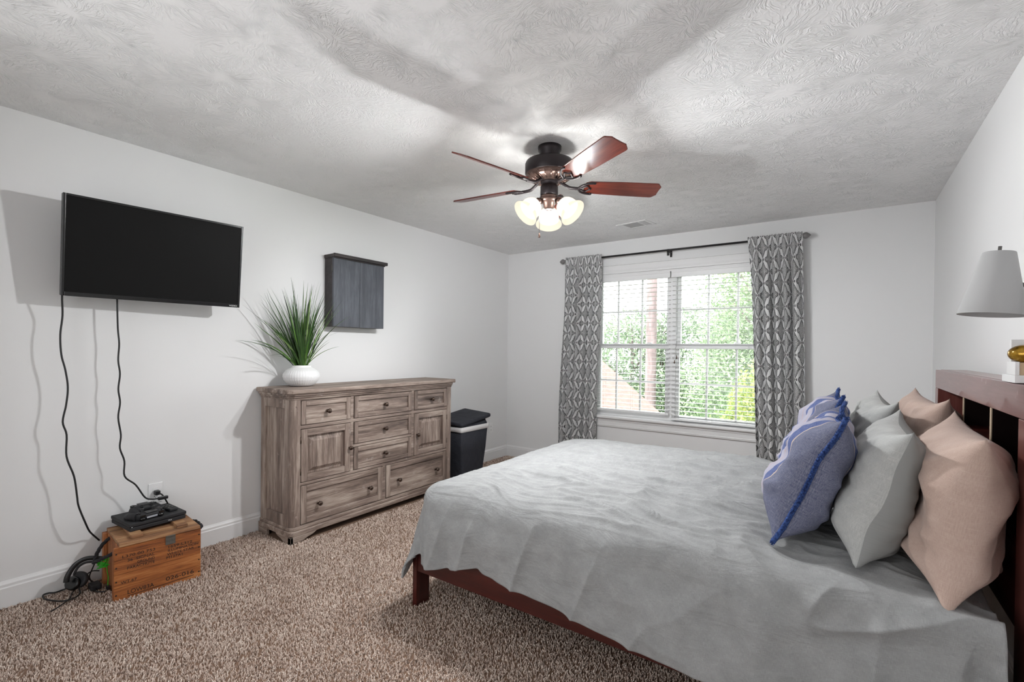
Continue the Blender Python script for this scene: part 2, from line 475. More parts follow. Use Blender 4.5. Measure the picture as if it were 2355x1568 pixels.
# ------------------------------------------------------------------ mesh builder
class MB:
    def __init__(s): s.v, s.f, s.m, s.sm, s.uv = [], [], [], [], None
    def add(s, vs, fs, mi=0, smooth=False):
        b = len(s.v)
        s.v += [tuple(q) for q in vs]
        for f in fs: s.f.append(tuple(b + i for i in f)); s.m.append(mi); s.sm.append(smooth)
        return s
    def box(s, a, b, mi=0):
        x0, y0, z0 = [min(p, q) for p, q in zip(a, b)]; x1, y1, z1 = [max(p, q) for p, q in zip(a, b)]
        return s.add([(x0, y0, z0), (x1, y0, z0), (x1, y1, z0), (x0, y1, z0), (x0, y0, z1), (x1, y0, z1), (x1, y1, z1), (x0, y1, z1)],
                     [(0, 3, 2, 1), (4, 5, 6, 7), (0, 1, 5, 4), (1, 2, 6, 5), (2, 3, 7, 6), (3, 0, 4, 7)], mi)
    def frustum(s, a, b, ia, ib, axis=0, mi=0):
        """box whose face at ib[axis] is the smaller rectangle (raised panel)"""
        x0, y0, z0 = a; x1, y1, z1 = b
        _, p0, q0 = ia; X1, p1, q1 = ib
        vs = [(x0, y0, z0), (x0, y1, z0), (x0, y1, z1), (x0, y0, z1), (X1, p0, q0), (X1, p1, q0), (X1, p1, q1), (X1, p0, q1)]
        return s.add(vs, [(0, 3, 2, 1), (4, 5, 6, 7), (0, 1, 5, 4), (1, 2, 6, 5), (2, 3, 7, 6), (3, 0, 4, 7)], mi)
    def prism(s, poly, axis, a, b, mi=0, smooth=False):
        """extrude a 2D polygon along axis"""
        n = len(poly)
        def p3(p, t):
            q = list(p); q.insert(axis, t); return tuple(q)
        vs = [p3(p, a) for p in poly] + [p3(p, b) for p in poly]
        bb = len(s.v)
        s.v += vs
        s.f.append(tuple(bb + i for i in reversed(range(n)))); s.m.append(mi); s.sm.append(False)
        s.f.append(tuple(bb + n + i for i in range(n))); s.m.append(mi); s.sm.append(False)
        for i in range(n):
            j = (i + 1) % n
            s.f.append((bb + i, bb + j, bb + n + j, bb + n + i)); s.m.append(mi); s.sm.append(smooth)
        return s
    def rings(s, rings, mi=0, smooth=True, cap=(True, True), close=True):
        n = len(rings[0]); b = len(s.v)
        for r in rings: s.v += [tuple(q) for q in r]
        for i in range(len(rings) - 1):
            for j in range(n if close else n - 1):
                k = (j + 1) % n
                s.f.append((b + i * n + j, b + i * n + k, b + (i + 1) * n + k, b + (i + 1) * n + j)); s.m.append(mi); s.sm.append(smooth)
        if cap[0]: s.f.append(tuple(b + j for j in reversed(range(n)))); s.m.append(mi); s.sm.append(False)
        if cap[1]: s.f.append(tuple(b + (len(rings) - 1) * n + j for j in range(n))); s.m.append(mi); s.sm.append(False)
        return s
    def lathe(s, prof, c=(0, 0, 0), n=32, mi=0, rfn=None, mtx=None, cap=(True, True)):
        rs = []
        for r, z in prof:
            ring = []
            for j in range(n):
                a = 2 * math.pi * j / n
                rr = r if rfn is None else r + rfn(a, z, r)
                p = Vector((rr * math.cos(a), rr * math.sin(a), z))
                if mtx: p = mtx @ p
                ring.append((p.x + c[0], p.y + c[1], p.z + c[2]))
            rs.append(ring)
        return s.rings(rs, mi, True, cap)
    def cyl(s, a, b, r, n=16, mi=0, r1=None):
        return s.tube([a, b], [r, r if r1 is None else r1], n, mi)
    def tube(s, pts, rad, n=8, mi=0, flat=1.0):
        pts = [Vector(p) for p in pts]
        if not isinstance(rad, (list, tuple)): rad = [rad] * len(pts)
        rs = []; prev = None
        for i, p in enumerate(pts):
            t = (pts[min(i + 1, len(pts) - 1)] - pts[max(i - 1, 0)]).normalized()
            if prev is None:
                a = Vector((0, 0, 1)) if abs(t.z) < .9 else Vector((1, 0, 0))
                u = t.cross(a).normalized()
            else:
                u = (prev - t * prev.dot(t)).normalized()
            prev = u; w = t.cross(u)
            rs.append([tuple(p + (u * math.cos(2 * math.pi * j / n) + w * math.sin(2 * math.pi * j / n) * flat) * rad[i]) for j in range(n)])
        return s.rings(rs, mi)
    def ellipsoid(s, c, r, n=20, m=12, mi=0, mtx=None):
        prof = []
        rs = []
        for i in range(m + 1):
            th = math.pi * (.02 + .96 * i / m) - math.pi / 2
            ring = []
            for j in range(n):
                a = 2 * math.pi * j / n
                p = Vector((r[0] * math.cos(th) * math.cos(a), r[1] * math.cos(th) * math.sin(a), r[2] * math.sin(th)))
                if mtx: p = mtx @ p
                ring.append((p.x + c[0], p.y + c[1], p.z + c[2]))
            rs.append(ring)
        return s.rings(rs, mi)
    def xf(s, mtx):
        s.v = [tuple(mtx @ Vector(p)) for p in s.v]; return s
    def build(s, name, mats, parent=None, bevel=0.0, seg=2, subsurf=0):
        me = bpy.data.meshes.new(name)
        me.from_pydata(s.v, [], s.f)
        if not isinstance(mats, (list, tuple)): mats = [mats]
        for m in mats: me.materials.append(MATS[m])
        me.polygons.foreach_set('material_index', s.m)
        me.polygons.foreach_set('use_smooth', s.sm)
        me.update()
        o = bpy.data.objects.new(name, me)
        COL.objects.link(o)
        if parent: o.parent = parent
        if bevel:
            b = o.modifiers.new('edge', 'BEVEL'); b.width = bevel; b.segments = seg; b.limit_method = 'ANGLE'; b.angle_limit = R(35)
            b.harden_normals = False
        if subsurf:
            q = o.modifiers.new('smooth', 'SUBSURF'); q.levels = subsurf; q.render_levels = subsurf
        return o


def grid_obj(name, P, UV, m, parent=None, closed_u=False):
    """P: (nu,nv,3) array"""
    nu, nv = P.shape[:2]
    me = bpy.data.meshes.new(name)
    idx = np.arange(nu * nv).reshape(nu, nv)
    a = idx[:-1, :-1].ravel(); b = idx[1:, :-1].ravel(); c = idx[1:, 1:].ravel(); d = idx[:-1, 1:].ravel()
    faces = np.stack([a, b, c, d], 1)
    if closed_u:
        a = idx[-1, :-1]; b = idx[0, :-1]; c = idx[0, 1:]; d = idx[-1, 1:]
        faces = np.concatenate([faces, np.stack([a, b, c, d], 1)])
    set_mesh(me, P.reshape(-1, 3), faces)
    if UV is not None:
        l = me.uv_layers.new(name='UVMap')
        l.data.foreach_set('uv', UV.reshape(-1, 2)[faces.ravel()].astype(np.float32).ravel())
    me.materials.append(MATS[m])
    o = bpy.data.objects.new(name, me)
    COL.objects.link(o)
    if parent: o.parent = parent
    return o


def set_mesh(me, V, F, smooth=True):
    V = np.asarray(V, np.float32); F = np.asarray(F, np.int32)
    k = F.shape[1]
    me.vertices.add(len(V)); me.vertices.foreach_set('co', V.ravel())
    me.loops.add(F.size); me.loops.foreach_set('vertex_index', F.ravel())
    me.polygons.add(len(F)); me.polygons.foreach_set('loop_start', np.arange(0, F.size, k, dtype=np.int32))
    try: me.polygons.foreach_set('loop_total', np.full(len(F), k, np.int32))
    except Exception: pass
    me.polygons.foreach_set('use_smooth', np.full(len(F), smooth))
    me.update(calc_edges=True)


def tag(o, label=None, cat=None, group=None, kind=None):
    if label: o['label'] = label
    if cat: o['category'] = cat
    if group: o['group'] = group
    if kind: o['kind'] = kind
    return o


def thing(name, label, cat, loc=(0, 0, 0), rz=0.0, group=None):
    o = bpy.data.objects.new(name, None)
    COL.objects.link(o)
    o.empty_display_size = .05
    o.location = loc; o.rotation_euler = (0, 0, rz)
    return tag(o, label, cat, group)


def struct(o, label, cat): return tag(o, label, cat, kind='structure')


def smooth_path(pts, n=6):
    pts = [Vector(p) for p in pts]; out = []
    for i in range(len(pts) - 1):
        p0 = pts[max(i - 1, 0)]; p1 = pts[i]; p2 = pts[i + 1]; p3 = pts[min(i + 2, len(pts) - 1)]
        for k in range(n):
            t = k / n
            out.append(.5 * ((2 * p1) + (-p0 + p2) * t + (2 * p0 - 5 * p1 + 4 * p2 - p3) * t * t + (-p0 + 3 * p1 - 3 * p2 + p3) * t ** 3))
    out.append(pts[-1])
    return out


def text_mb(txt, width, height, mtx, depth=.0006):
    """lettering fitted into width x height, lower-left at the origin of mtx (local x right, y up)"""
    cu = bpy.data.curves.new('t', 'FONT'); cu.body = txt; cu.extrude = .01
    o = bpy.data.objects.new('t', cu); COL.objects.link(o)
    bpy.context.view_layer.update()
    me = o.evaluated_get(bpy.context.evaluated_depsgraph_get()).to_mesh()
    V = [v.co.copy() for v in me.vertices]; F = [tuple(p.vertices) for p in me.polygons]
    x0 = min(v.x for v in V); x1 = max(v.x for v in V); y0 = min(v.y for v in V); y1 = max(v.y for v in V)
    mb = MB()
    mb.add([mtx @ Vector(((v.x - x0) / (x1 - x0) * width, (v.y - y0) / (y1 - y0) * height, (v.z / .01) * depth)) for v in V], F)
    o.to_mesh_clear()
    bpy.data.objects.remove(o); bpy.data.curves.remove(cu)
    return mb


# ------------------------------------------------------------------ room shell
T_W = .15
WX0, WX1, WZ0, WZ1 = 1.145, 2.765, .600, 2.095       # window opening
struct(MB().box((-T_W, Y_FRONT - T_W, -.12), (W_ROOM + T_W, T_W, 0)).build('floor', 'carpet_backing'), 'floor under the beige carpet', 'floor')
struct(MB().box((-T_W, Y_FRONT - T_W, H_ROOM), (W_ROOM + T_W, T_W, H_ROOM + .12)).build('ceiling', 'ceiling_plaster'), 'white ceiling with stamped crow-foot plaster texture', 'ceiling')
struct(MB().box((-T_W, Y_FRONT, 0), (0, 0, H_ROOM)).build('wall_left', 'wall_paint'), 'pale grey wall carrying the television and dark cabinet', 'wall')
struct(MB().box((W_ROOM, Y_FRONT, 0), (W_ROOM + T_W, 0, H_ROOM)).build('wall_right', 'wall_paint'), 'pale grey wall behind the headboard', 'wall')
struct(MB().box((-T_W, Y_FRONT - T_W, 0), (W_ROOM + T_W, Y_FRONT, H_ROOM)).build('wall_front', 'wall_paint'), 'pale grey wall opposite the window', 'wall')
wb = MB()
wb.box((-T_W, 0, 0), (WX0, T_W, H_ROOM)).box((WX1, 0, 0), (W_ROOM + T_W, T_W, H_ROOM))
wb.box((WX0, 0, 0), (WX1, T_W, WZ0)).box((WX0, 0, WZ1), (WX1, T_W, H_ROOM))
struct(wb.build('wall_back', 'wall_paint'), 'pale grey wall around the curtained window', 'wall')
BP = [(0, 0), (.014, 0), (.014, .098), (.011, .104), (.011, .116), (.006, .126), (.004, .132), (0, .132)]
struct(MB().prism([(x, z) for x, z in BP], 1, Y_FRONT, -.0).build('baseboard_left', 'white_trim', bevel=.001), 'white moulded baseboard along the television wall', 'baseboard')
struct(MB().prism([(W_ROOM - x, z) for x, z in reversed(BP)], 1, Y_FRONT, 0).build('baseboard_right', 'white_trim', bevel=.001), 'white moulded baseboard behind the headboard', 'baseboard')
struct(MB().prism([(-x, z) for x, z in reversed(BP)], 0, .014, W_ROOM - .014).build('baseboard_back', 'white_trim', bevel=.001), 'white moulded baseboard below the window', 'baseboard')


# carpet pile: short bent yarn tufts
def carpet():
    regs = [(0.02, 3.3, -4.75, -2.75, 17000), (.42, 1.75, -2.75, -1.2, 12000), (.02, 1.75, -1.45, -.02, 8000), (3.3, 3.88, -4.7, -2.0, 3500), (.0, .45, -3.1, -2.9, 12000)]
    P = []
    for x0, x1, y0, y1, dns in regs:
        n = int((x1 - x0) * (y1 - y0) * dns)
        P.append(np.stack([RNG.uniform(x0, x1, n), RNG.uniform(y0, y1, n)], 1))
    P = np.concatenate(P)
    P = P[~np.any([(P[:, 0] > x0) & (P[:, 0] < x1) & (P[:, 1] > y0) & (P[:, 1] < y1) for x0, x1, y0, y1 in ((-1, .43, -3.02, -1.42), (.03, .37, -3.885, -3.55), (.08, .36, -1.24, -.90), (1.59, 1.625, -3.055, -2.96), (3.75, 4, -3.07, -2.86))], axis=0)]
    n = len(P)
    a = RNG.uniform(0, 2 * np.pi, n); lean = RNG.uniform(.001, .008, n); h = RNG.uniform(.007, .015, n); w = RNG.uniform(.0017, .0030, n)
    flow = perlin(P[:, 0] * 3, P[:, 1] * 3, 5) * 2
    a = a * .75 + flow
    d = np.stack([np.cos(a), np.sin(a)], 1)
    V = np.zeros((n, 7, 3))
    for j in range(3):
        t = a + j * 2.0944
        V[:, j, 0] = P[:, 0] + np.cos(t) * w; V[:, j, 1] = P[:, 1] + np.sin(t) * w
        t = t + .8
        V[:, 3 + j, 0] = P[:, 0] + d[:, 0] * lean * .5 + np.cos(t) * w * 1.15; V[:, 3 + j, 1] = P[:, 1] + d[:, 1] * lean * .5 + np.sin(t) * w * 1.15
        V[:, 3 + j, 2] = h * .62
    V[:, 6, :2] = P + d * lean[:, None]; V[:, 6, 2] = h
    b = np.arange(n)[:, None] * 7
    tri = np.array([[0, 1, 4], [0, 4, 3], [1, 2, 5], [1, 5, 4], [2, 0, 3], [2, 3, 5], [3, 4, 6], [4, 5, 6], [5, 3, 6]])
    F = (b[:, :, None] + tri[None]).reshape(-1, 3)
    me = bpy.data.meshes.new('carpet_pile')
    set_mesh(me, V.reshape(-1, 3), F)
    at = me.attributes.new('tint', 'FLOAT', 'POINT')
    tint = np.clip(RNG.normal(.5, .24, n) + perlin(P[:, 0] * 5, P[:, 1] * 5, 9) * .12, 0, 1)
    at.data.foreach_set('value', np.repeat(tint, 7).astype(np.float32))
    me.materials.append(MATS['carpet_pile'])
    o = bpy.data.objects.new('carpet_pile', me); COL.objects.link(o)
    tag(o, 'beige frieze carpet pile covering the bedroom floor', 'carpet', kind='stuff')


carpet()

# ------------------------------------------------------------------ window
win = thing('window_1', 'white double window with two sashes side by side', 'window', (1.955, 0, WZ0))
win['kind'] = 'structure'
ox, oz = 1.955, WZ0
def wbx(mb, x0, x1, y0, y1, z0, z1): return mb.box((x0 - ox, y0, z0 - oz), (x1 - ox, y1, z1 - oz))
cs = MB()
wbx(cs, WX0 - .085, WX0, -.018, 0, WZ0, WZ1); wbx(cs, WX1, WX1 + .085, -.018, 0, WZ0, WZ1)
wbx(cs, WX0 - .085, WX1 + .085, -.018, 0, WZ1, WZ1 + .085); wbx(cs, WX0 - .095, WX1 + .095, -.028, 0, WZ1 + .085, WZ1 + .098)
wbx(cs, WX0 - .02, WX1 + .02, -.022, -.018, WZ1 + .02, WZ1 + .034)
cs.build('window_casing', 'white_trim', win, .003)
wbx(MB(), WX0 - .11, WX1 + .11, -.055, .14, .578, .603).build('window_stool', 'white_trim', win, .006)
ap = MB(); wbx(ap, WX0 - .085, WX1 + .085, -.018, 0, .488, .578); wbx(ap, WX0 - .085, WX1 + .085, -.026, 0, .552, .578); wbx(ap, WX0 - .085, WX1 + .085, -.022, 0, .50, .508)
ap.build('window_apron', 'white_trim', win, .003)
fr = MB()
wbx(fr, WX0, WX0 + .02, 0, .14, .603, WZ1); wbx(fr, WX1 - .02, WX1, 0, .14, .603, WZ1); wbx(fr, WX0 + .02, WX1 - .02, 0, .14, WZ1 - .02, WZ1)
wbx(fr, 1.925, 1.997, .045, .14, .603, WZ1 - .02)
fr.build('window_frame', 'white_trim', win, .002)
for k, (a, b, v1, v2) in enumerate(((WX0 + .02, 1.925, 1.372, 1.632), (1.997, WX1 - .02, 2.285, 2.545))):
    for (z0, z1, y, hz, bot, top) in ((.603, 1.365, .062, .975, .045, .05), (1.315, WZ1 - .02, .098, 1.703, .045, .045)):
        st = .033
        sash = MB()
        wbx(sash, a, a + st, y, y + .032, z0, z1); wbx(sash, b - st, b, y, y + .032, z0, z1)
        wbx(sash, a + st, b - st, y, y + .032, z0, z0 + bot); wbx(sash, a + st, b - st, y, y + .032, z1 - top, z1)
        for vx in (v1, v2): wbx(sash, vx - .009, vx + .009, y + .008, y + .026, z0 + bot, z1 - top)
        wbx(sash, a + st, b - st, y + .0095, y + .0245, hz - .008, hz + .008)
        so = sash.build('window_sash', 'white_trim', win, .0015)
        wbx(MB(), a + st, b - st, y + .0145, y + .0185, z0 + bot, z1 - top).build('glass_pane', 'window_glass', so)
    lk = MB(); mx = (a + b) / 2
    for q in (-.18, .18): wbx(lk, mx + q - .025, mx + q + .025, .07, .092, 1.366, 1.378)
    lk.build('sash_lock', 'white_plastic', win, .002)


def blind(x0, x1, zbot, label, tassels, tilt):
    cx = (x0 + x1) / 2
    t = thing('window_blind', label, 'blind', (cx, .025, 1.3), group='horizontal slat blinds in the window')
    def q(mb, a, b, y0, y1, z0, z1): return mb.box((a - cx, y0 - .025, z0 - 1.3), (b - cx, y1 - .025, z1 - 1.3))
    v = MB(); q(v, x0, x1, -.010, .0, 2.012, 2.073); q(v, x0, x1, -.014, .002, 2.060, 2.075); q(v, x0, x1, -.014, .002, 2.012, 2.022); q(v, x0 + .003, x1 - .003, .002, .042, 2.035, 2.072)
    v.build('valance', 'white_plastic', t, .002)
    s = MB()
    n = int((2.005 - zbot - .03) / .0437)
    for i in range(n):
        z = zbot + .05 + i * .0437 - 1.3
        th = tilt
        pts = []
        for k in range(5):
            w = (k / 4 - .5) * .048
            pts.append((w * math.cos(th), w * math.sin(th) + .0012 * (1 - (2 * w / .048) ** 2)))
        poly = pts + [(p[0], p[1] - .0019) for p in reversed(pts)]
        s.prism([(p[0], z + p[1]) for p in poly], 0, x0 + .004 - cx, x1 - .004 - cx)
    s.build('slats', 'white_plastic', t)
    q(MB(), x0 + .003, x1 - .003, .0, .05, zbot, zbot + .022).build('bottom_rail', 'white_plastic', t, .004)
    lc = MB()
    for f in (.12, .5, .88):
        lx = x0 + (x1 - x0) * f - cx
        for yy in (-.027, .027):
            lc.tube([(lx, yy, 2.03 - 1.3), (lx, yy, zbot - 1.3 + .01)], .0009, 4)
    lc.build('ladder_cord', 'white_plastic', t)
    for (tx, tz) in tassels:
        c = MB().tube([(tx - cx, -.032, 2.02 - 1.3), (tx - cx + .002, -.036, tz - 1.3 + .02)], .0009, 4)
        co = c.build('pull_cord', 'white_plastic', t)
        MB().lathe([(.002, .022), (.004, .018), (.004, .01), (.0075, -.006), (.0075, -.012), (.003, -.014)], (tx - cx + .002, -.036, tz - 1.3), 10).build('tassel', 'knob_bronze', co)


blind(1.170, 1.950, .655, 'white slat blind hung beside the tree trunk view, its bottom rail raised slightly higher', [(1.866, 1.165), (1.889, 1.165)], R(-1))
blind(1.962, 2.742, .615, 'white slat blind lowered fully next to the wider patterned curtain', [(2.002, 1.185), (2.022, 1.23)], R(0))

# ------------------------------------------------------------------ curtains and rod
rod = thing('curtain_rod', 'thin black curtain rod above the window with grey knob ends', 'curtain rod', (1.955, -.1, 2.263))
MB().tube([(-1.125, 0, 0), (-.02, 0, .002), (1.105, 0, 0)], .0095, 12).build('rod', 'black_rod', rod)
for sx in (-1, 1):
    pr = [(.009, 0), (.016, .004), (.012, .008), (.020, .014), (.0255, .024), (.026, .033), (.021, .045), (.011, .058), (.002, .068)]
    mt = Matrix.Rotation(R(90 * sx), 4, 'Y')
    MB().lathe(pr, (-1.12 if sx < 0 else 1.10, 0, 0), 20, mtx=mt, rfn=lambda a, z, r: .0012 * math.cos(10 * a + z * 200) if z > .01 else 0).build('finial', 'finial_grey', rod)
bk = MB().box((-.012, .0, -.05), (.012, .006, .012)).box((-.008, -.008, -.012), (.008, .098, -.005)).box((-.009, .092, -.05), (.009, .099, .02)).cyl((-.012, 0, 0), (.012, 0, 0), .0125, 12)
bk.build('bracket', 'black_rod', rod, .001)
for sx in (-1.10, 1.085):
    MB().box((sx - .006, -.004, -.018), (sx + .006, .098, -.009)).box((sx - .010, .090, -.045), (sx + .010, .099, .02)).build('bracket', 'black_rod', rod, .001)


def curtain(xt0, xt1, xb0, xb1, seed, label, nf):
    nu, nv = 260, 150
    u = np.linspace(0, 1, nu)[:, None]; v = np.linspace(0, 1, nv)[None, :]
    ztop = 2.296; z = ztop - v * (ztop - .03)
    top = np.exp(-v * 14)
    hang = sstep(0, .22, v)
    x0 = xt0 + (xb0 - xt0) * v ** .8; x1 = xt1 + (xb1 - xt1) * v ** .8
    # gathered folds: unequal phases, relaxing downward
    warp = u + .035 * perlin(u * 5, v * 1.2 + seed, seed) + .02 * perlin(u * 9 + 4, v * 2.2, seed + 1)
    ph = warp * nf * 2 * np.pi
    fold = np.sin(ph) * .026 + np.sin(ph * .5 + 1.3) * .014 * hang + perlin(u * 7, v * 3, seed + 2) * .010
    pinch = np.sin(warp * nf * 3.1 * 2 * np.pi) * .007 * np.exp(-v * 9)
    y = -.098 + (fold * (.5 + .5 * hang) + pinch)
    x = x0 + (x1 - x0) * (u + .012 * np.sin(ph + .9) * hang)
    zz = z + .006 * perlin(u * 14, v * 0 + seed, seed + 3) * top + .004 * np.sin(warp * nf * 3.1 * 2 * np.pi) * top
    head = 1 - sstep(.01, .06, v)
    y = y * (1 - head) + head * (-.1165 + pinch * .55)
    P = np.stack(np.broadcast_arrays(x, np.clip(y, -.165, -.034), zz), -1)
    row = P[:, nv // 2]
    arc = np.concatenate([[0], np.cumsum(np.linalg.norm(np.diff(row, axis=0), axis=1))]) * 1.18
    UV = np.stack(np.broadcast_arrays(arc[:, None] + seed * .37, -(z - ztop)), -1)
    P2 = P
    o = grid_obj('curtain', P2, UV, 'damask_cloth')
    m = o.modifiers.new('thick', 'SOLIDIFY'); m.thickness = .0012; m.offset = 0
    tag(o, label, 'curtain', 'damask curtains at the window')
    return o


curtain(.845, 1.272, .752, 1.195, 3, 'grey and white damask curtain hanging nearer the laundry hamper', 6.3)
curtain(2.650, 3.062, 2.752, 3.125, 8, 'grey and white damask curtain hanging behind the blue striped pillows', 5.6)

# ------------------------------------------------------------------ ceiling vent
vt = thing('ceiling_vent', 'white rectangular air register in the ceiling near the window', 'vent', (1.79, -.53, H_ROOM), R(-10))
f = MB().box((-.15, -.10, -.006), (.15, -.075, 0)).box((-.15, .075, -.006), (.15, .10, 0)).box((-.15, -.075, -.006), (-.09, .075, 0)).box((.12, -.075, -.006), (.15, .075, 0)).box((.055, -.075, -.006), (.07, .075, 0))
f.build('frame', 'vent_white', vt, .002)
MB().box((-.09, -.075, -.0025), (.055, .075, -.0005)).build('damper_plate', 'vent_grey', vt)
lv = MB()
for i in range(6): lv.box((.072 + i * .008, -.07, -.007), (.0755 + i * .008, .07, -.0005))
lv.build('louvers', 'vent_white', vt)
MB().box((.07, -.075, -.002), (.12, .075, -.0003)).build('duct_opening', 'black_matte', vt)

# ------------------------------------------------------------------ ceiling fan
fan = thing('ceiling_fan', 'dark bronze ceiling fan with five cherry blades and three lit glass shades', 'ceiling fan', (FAN.x, FAN.y, H_ROOM))
MB().lathe([(.066, 0), (.066, -.022), (.058, -.032), (.056, -.05), (.046, -.066), (.028, -.07)], n=36).build('canopy', 'fan_bronze', fan)
MB().lathe([(.028, -.066), (.030, -.076), (.112, -.080), (.133, -.088), (.138, -.10), (.138, -.152), (.134, -.158), (.118, -.160)], n=48).build('motor_housing', 'fan_bronze', fan)
gr = MB().lathe([(.134, -.158), (.112, -.180), (.070, -.196), (.05, -.197)], n=60, rfn=lambda a, z, r: (.003 * math.copysign(1, math.cos(20 * a)) if -.192 < z < -.165 else 0))
for i in range(20):
    a = 2 * math.pi * i / 20
    gr.tube([(.125 * math.cos(a), .125 * math.sin(a), -.169), (.10 * math.cos(a), .10 * math.sin(a), -.187), (.072 * math.cos(a), .072 * math.sin(a), -.197)], .004, 6)
gr.build('vented_underside', 'fan_brushed', fan)
MB().lathe([(.05, -.19), (.05, -.205), (.042, -.212), (.046, -.222), (.050, -.226), (.050, -.272), (.046, -.277)], n=36).build('switch_housing', 'fan_bronze', fan)
MB().lathe([(.046, -.277), (.052, -.283), (.046, -.29), (.055, -.297), (.058, -.305), (.05, -.314), (.034, -.322), (.03, -.345), (.014, -.352)], n=36).build('light_kit_hub', 'fan_brushed', fan)
ZB = 2.222 - H_ROOM
TH0 = -31.0
bl_poly = [(.205, -.045), (.23, -.056), (.40, -.064), (.61, -.068), (.622, -.066), (.645, -.040), (.643, -.02), (.643, .02), (.645, .040), (.622, .066), (.61, .068), (.40, .064), (.23, .056), (.205, .045)]
for k in range(5):
    ang = R(TH0 + 72 * k)
    rot = Matrix.Rotation(ang, 4, 'Z') @ Matrix.Translation((0, 0, ZB)) @ Matrix.Rotation(R((-14, -14, -14, -14, -24)[k]), 4, 'X')
    b = MB().prism(bl_poly, 2, -.003, .004)
    bo = b.build('blade', 'fan_cherry', fan, .0015)
    bo.matrix_local = rot
    ir = MB()
    irz = -.010
    ir.tube(smooth_path([(.060, 0, .030), (.085, 0, .012), (.115, 0, -.006), (.15, 0, irz), (.175, 0, irz)], 5), [.009] * 21, 8)
    for sy in (-1, 1):
        ir.tube(smooth_path([(.165, 0, irz), (.185, .030 * sy, irz), (.215, .048 * sy, irz + .002), (.25, .054 * sy, irz + .003)], 5), [.0065] * 16, 8)
        ir.tube(smooth_path([(.17, 0, irz), (.195, .014 * sy, irz), (.215, .026 * sy, irz), (.225, .012 * sy, irz), (.24, 0, irz)], 4), [.0045] * 17, 6)
        ir.ellipsoid((.25, .052 * sy, irz + .002), (.009, .009, .005), 10, 6)
    io = ir.build('blade_iron', 'fan_bronze', bo)
for k, ad in enumerate((120.6, .6, -119.4)):
    a = R(ad)
    dirv = Vector((math.cos(a), math.sin(a), 0))
    ax = (dirv * math.sin(R(47)) - Vector((0, 0, 1)) * math.cos(R(47))).normalized()
    neck = dirv * .064 + Vector((0, 0, -.314))
    arm = MB().tube(smooth_path([dirv * .035 + Vector((0, 0, -.298)), dirv * .052 + Vector((0, 0, -.302)), neck], 4), [.009] * 9, 10)
    mt = ax.to_track_quat('Z', 'Y').to_matrix().to_4x4()
    arm.lathe([(.017, -.006), (.021, 0), (.021, .022), (.016, .026)], neck, 20, mtx=mt)
    ao = arm.build('lamp_holder', 'fan_brushed', fan)
    pr = [(.017, .018), (.030, .021), (.044, .030), (.054, .046), (.059, .064), (.060, .080), (.061, .092)]
    so = MB().lathe(pr, neck, 40, mtx=mt, cap=(False, False)).build('lamp_shade', 'frosted_glass', ao)
    rp = [(.061, .092), (.064, .099), (.072, .108), (.077, .116), (.0775, .121), (.074, .1205), (.067, .113), (.060, .104), (.058, .093)]
    MB().lathe(rp, neck, 40, mtx=mt, cap=(False, False)).build('shade_rim', 'frosted_rim', so)
    MB().ellipsoid(neck + ax * .062, (.018, .018, .022), 14, 10).build('bulb', 'bulb', ao)
    light('fan_bulb_light', 'POINT', FAN + Vector((0, 0, H_ROOM)) + neck + ax * .088, BULB_W, (.975, .988, 1), shadow_soft_size=.03)
for (cx_, cy_, L, w) in ((-.035, -.045, .20, 1), (.046, -.02, .05, 0)):
    c = MB().tube([(cx_ * .8, cy_ * .8, -.275), (cx_, cy_, -.29), (cx_, cy_, -.29 - L)], .0013, 6)
    co = c.build('pull_chain', 'finial_grey', fan)
    if w: MB().lathe([(.001, .028), (.004, .02), (.0065, .004), (.006, 0), (.002, -.002)], (cx_, cy_, -.29 - L - .026), 12).build('chain_fob', 'fan_brushed', co)

# ------------------------------------------------------------------ television and its cables
tv = thing('television', 'black flat television mounted on the wall above the wooden crate', 'television', (.2, -3.655, 1.788))
TW, THt = .830, .506
tvm = Matrix.Rotation(R(-4.3), 4, 'Z') @ Matrix.Rotation(R(6.3), 4, 'Y')
tb = MB().box((-.035, -TW / 2, -THt / 2), (0, TW / 2, THt / 2)).box((-.075, -TW * .33, -THt * .36), (-.035, TW * .33, THt * .25)).xf(tvm)
tb.build('back_shell', 'black_plastic', tv, .004)
bz = MB()
e, eb = .012, .022
bz.box((0, -TW / 2, -THt / 2), (.006, -TW / 2 + e, THt / 2)).box((0, TW / 2 - e, -THt / 2), (.006, TW / 2, THt / 2))
bz.box((0, -TW / 2 + e, THt / 2 - e), (.006, TW / 2 - e, THt / 2)).box((0, -TW / 2 + e, -THt / 2), (.008, TW / 2 - e, -THt / 2 + eb))
bz.xf(tvm).build('bezel', 'black_gloss', tv, .002)
MB().box((0, -TW / 2 + e, -THt / 2 + eb), (.0025, TW / 2 - e, THt / 2 - e)).xf(tvm).build('screen', 'tv_screen', tv)
lm = tvm @ Matrix.Translation((.0082, TW / 2 - .062, -THt / 2 + .006)) @ Matrix(((0, 0, 1, 0), (1, 0, 0, 0), (0, 1, 0, 0), (0, 0, 0, 1)))
text_mb('VIZIO', .045, .0085, lm).build('brand_lettering', 'logo_white', tv)
MB().box((-.197, -.10, -.11), (-.185, .10, .11)).box((-.19, -.03, -.06), (-.07, .03, .04)).build('wall_mount', 'black_matte', tv, .002)

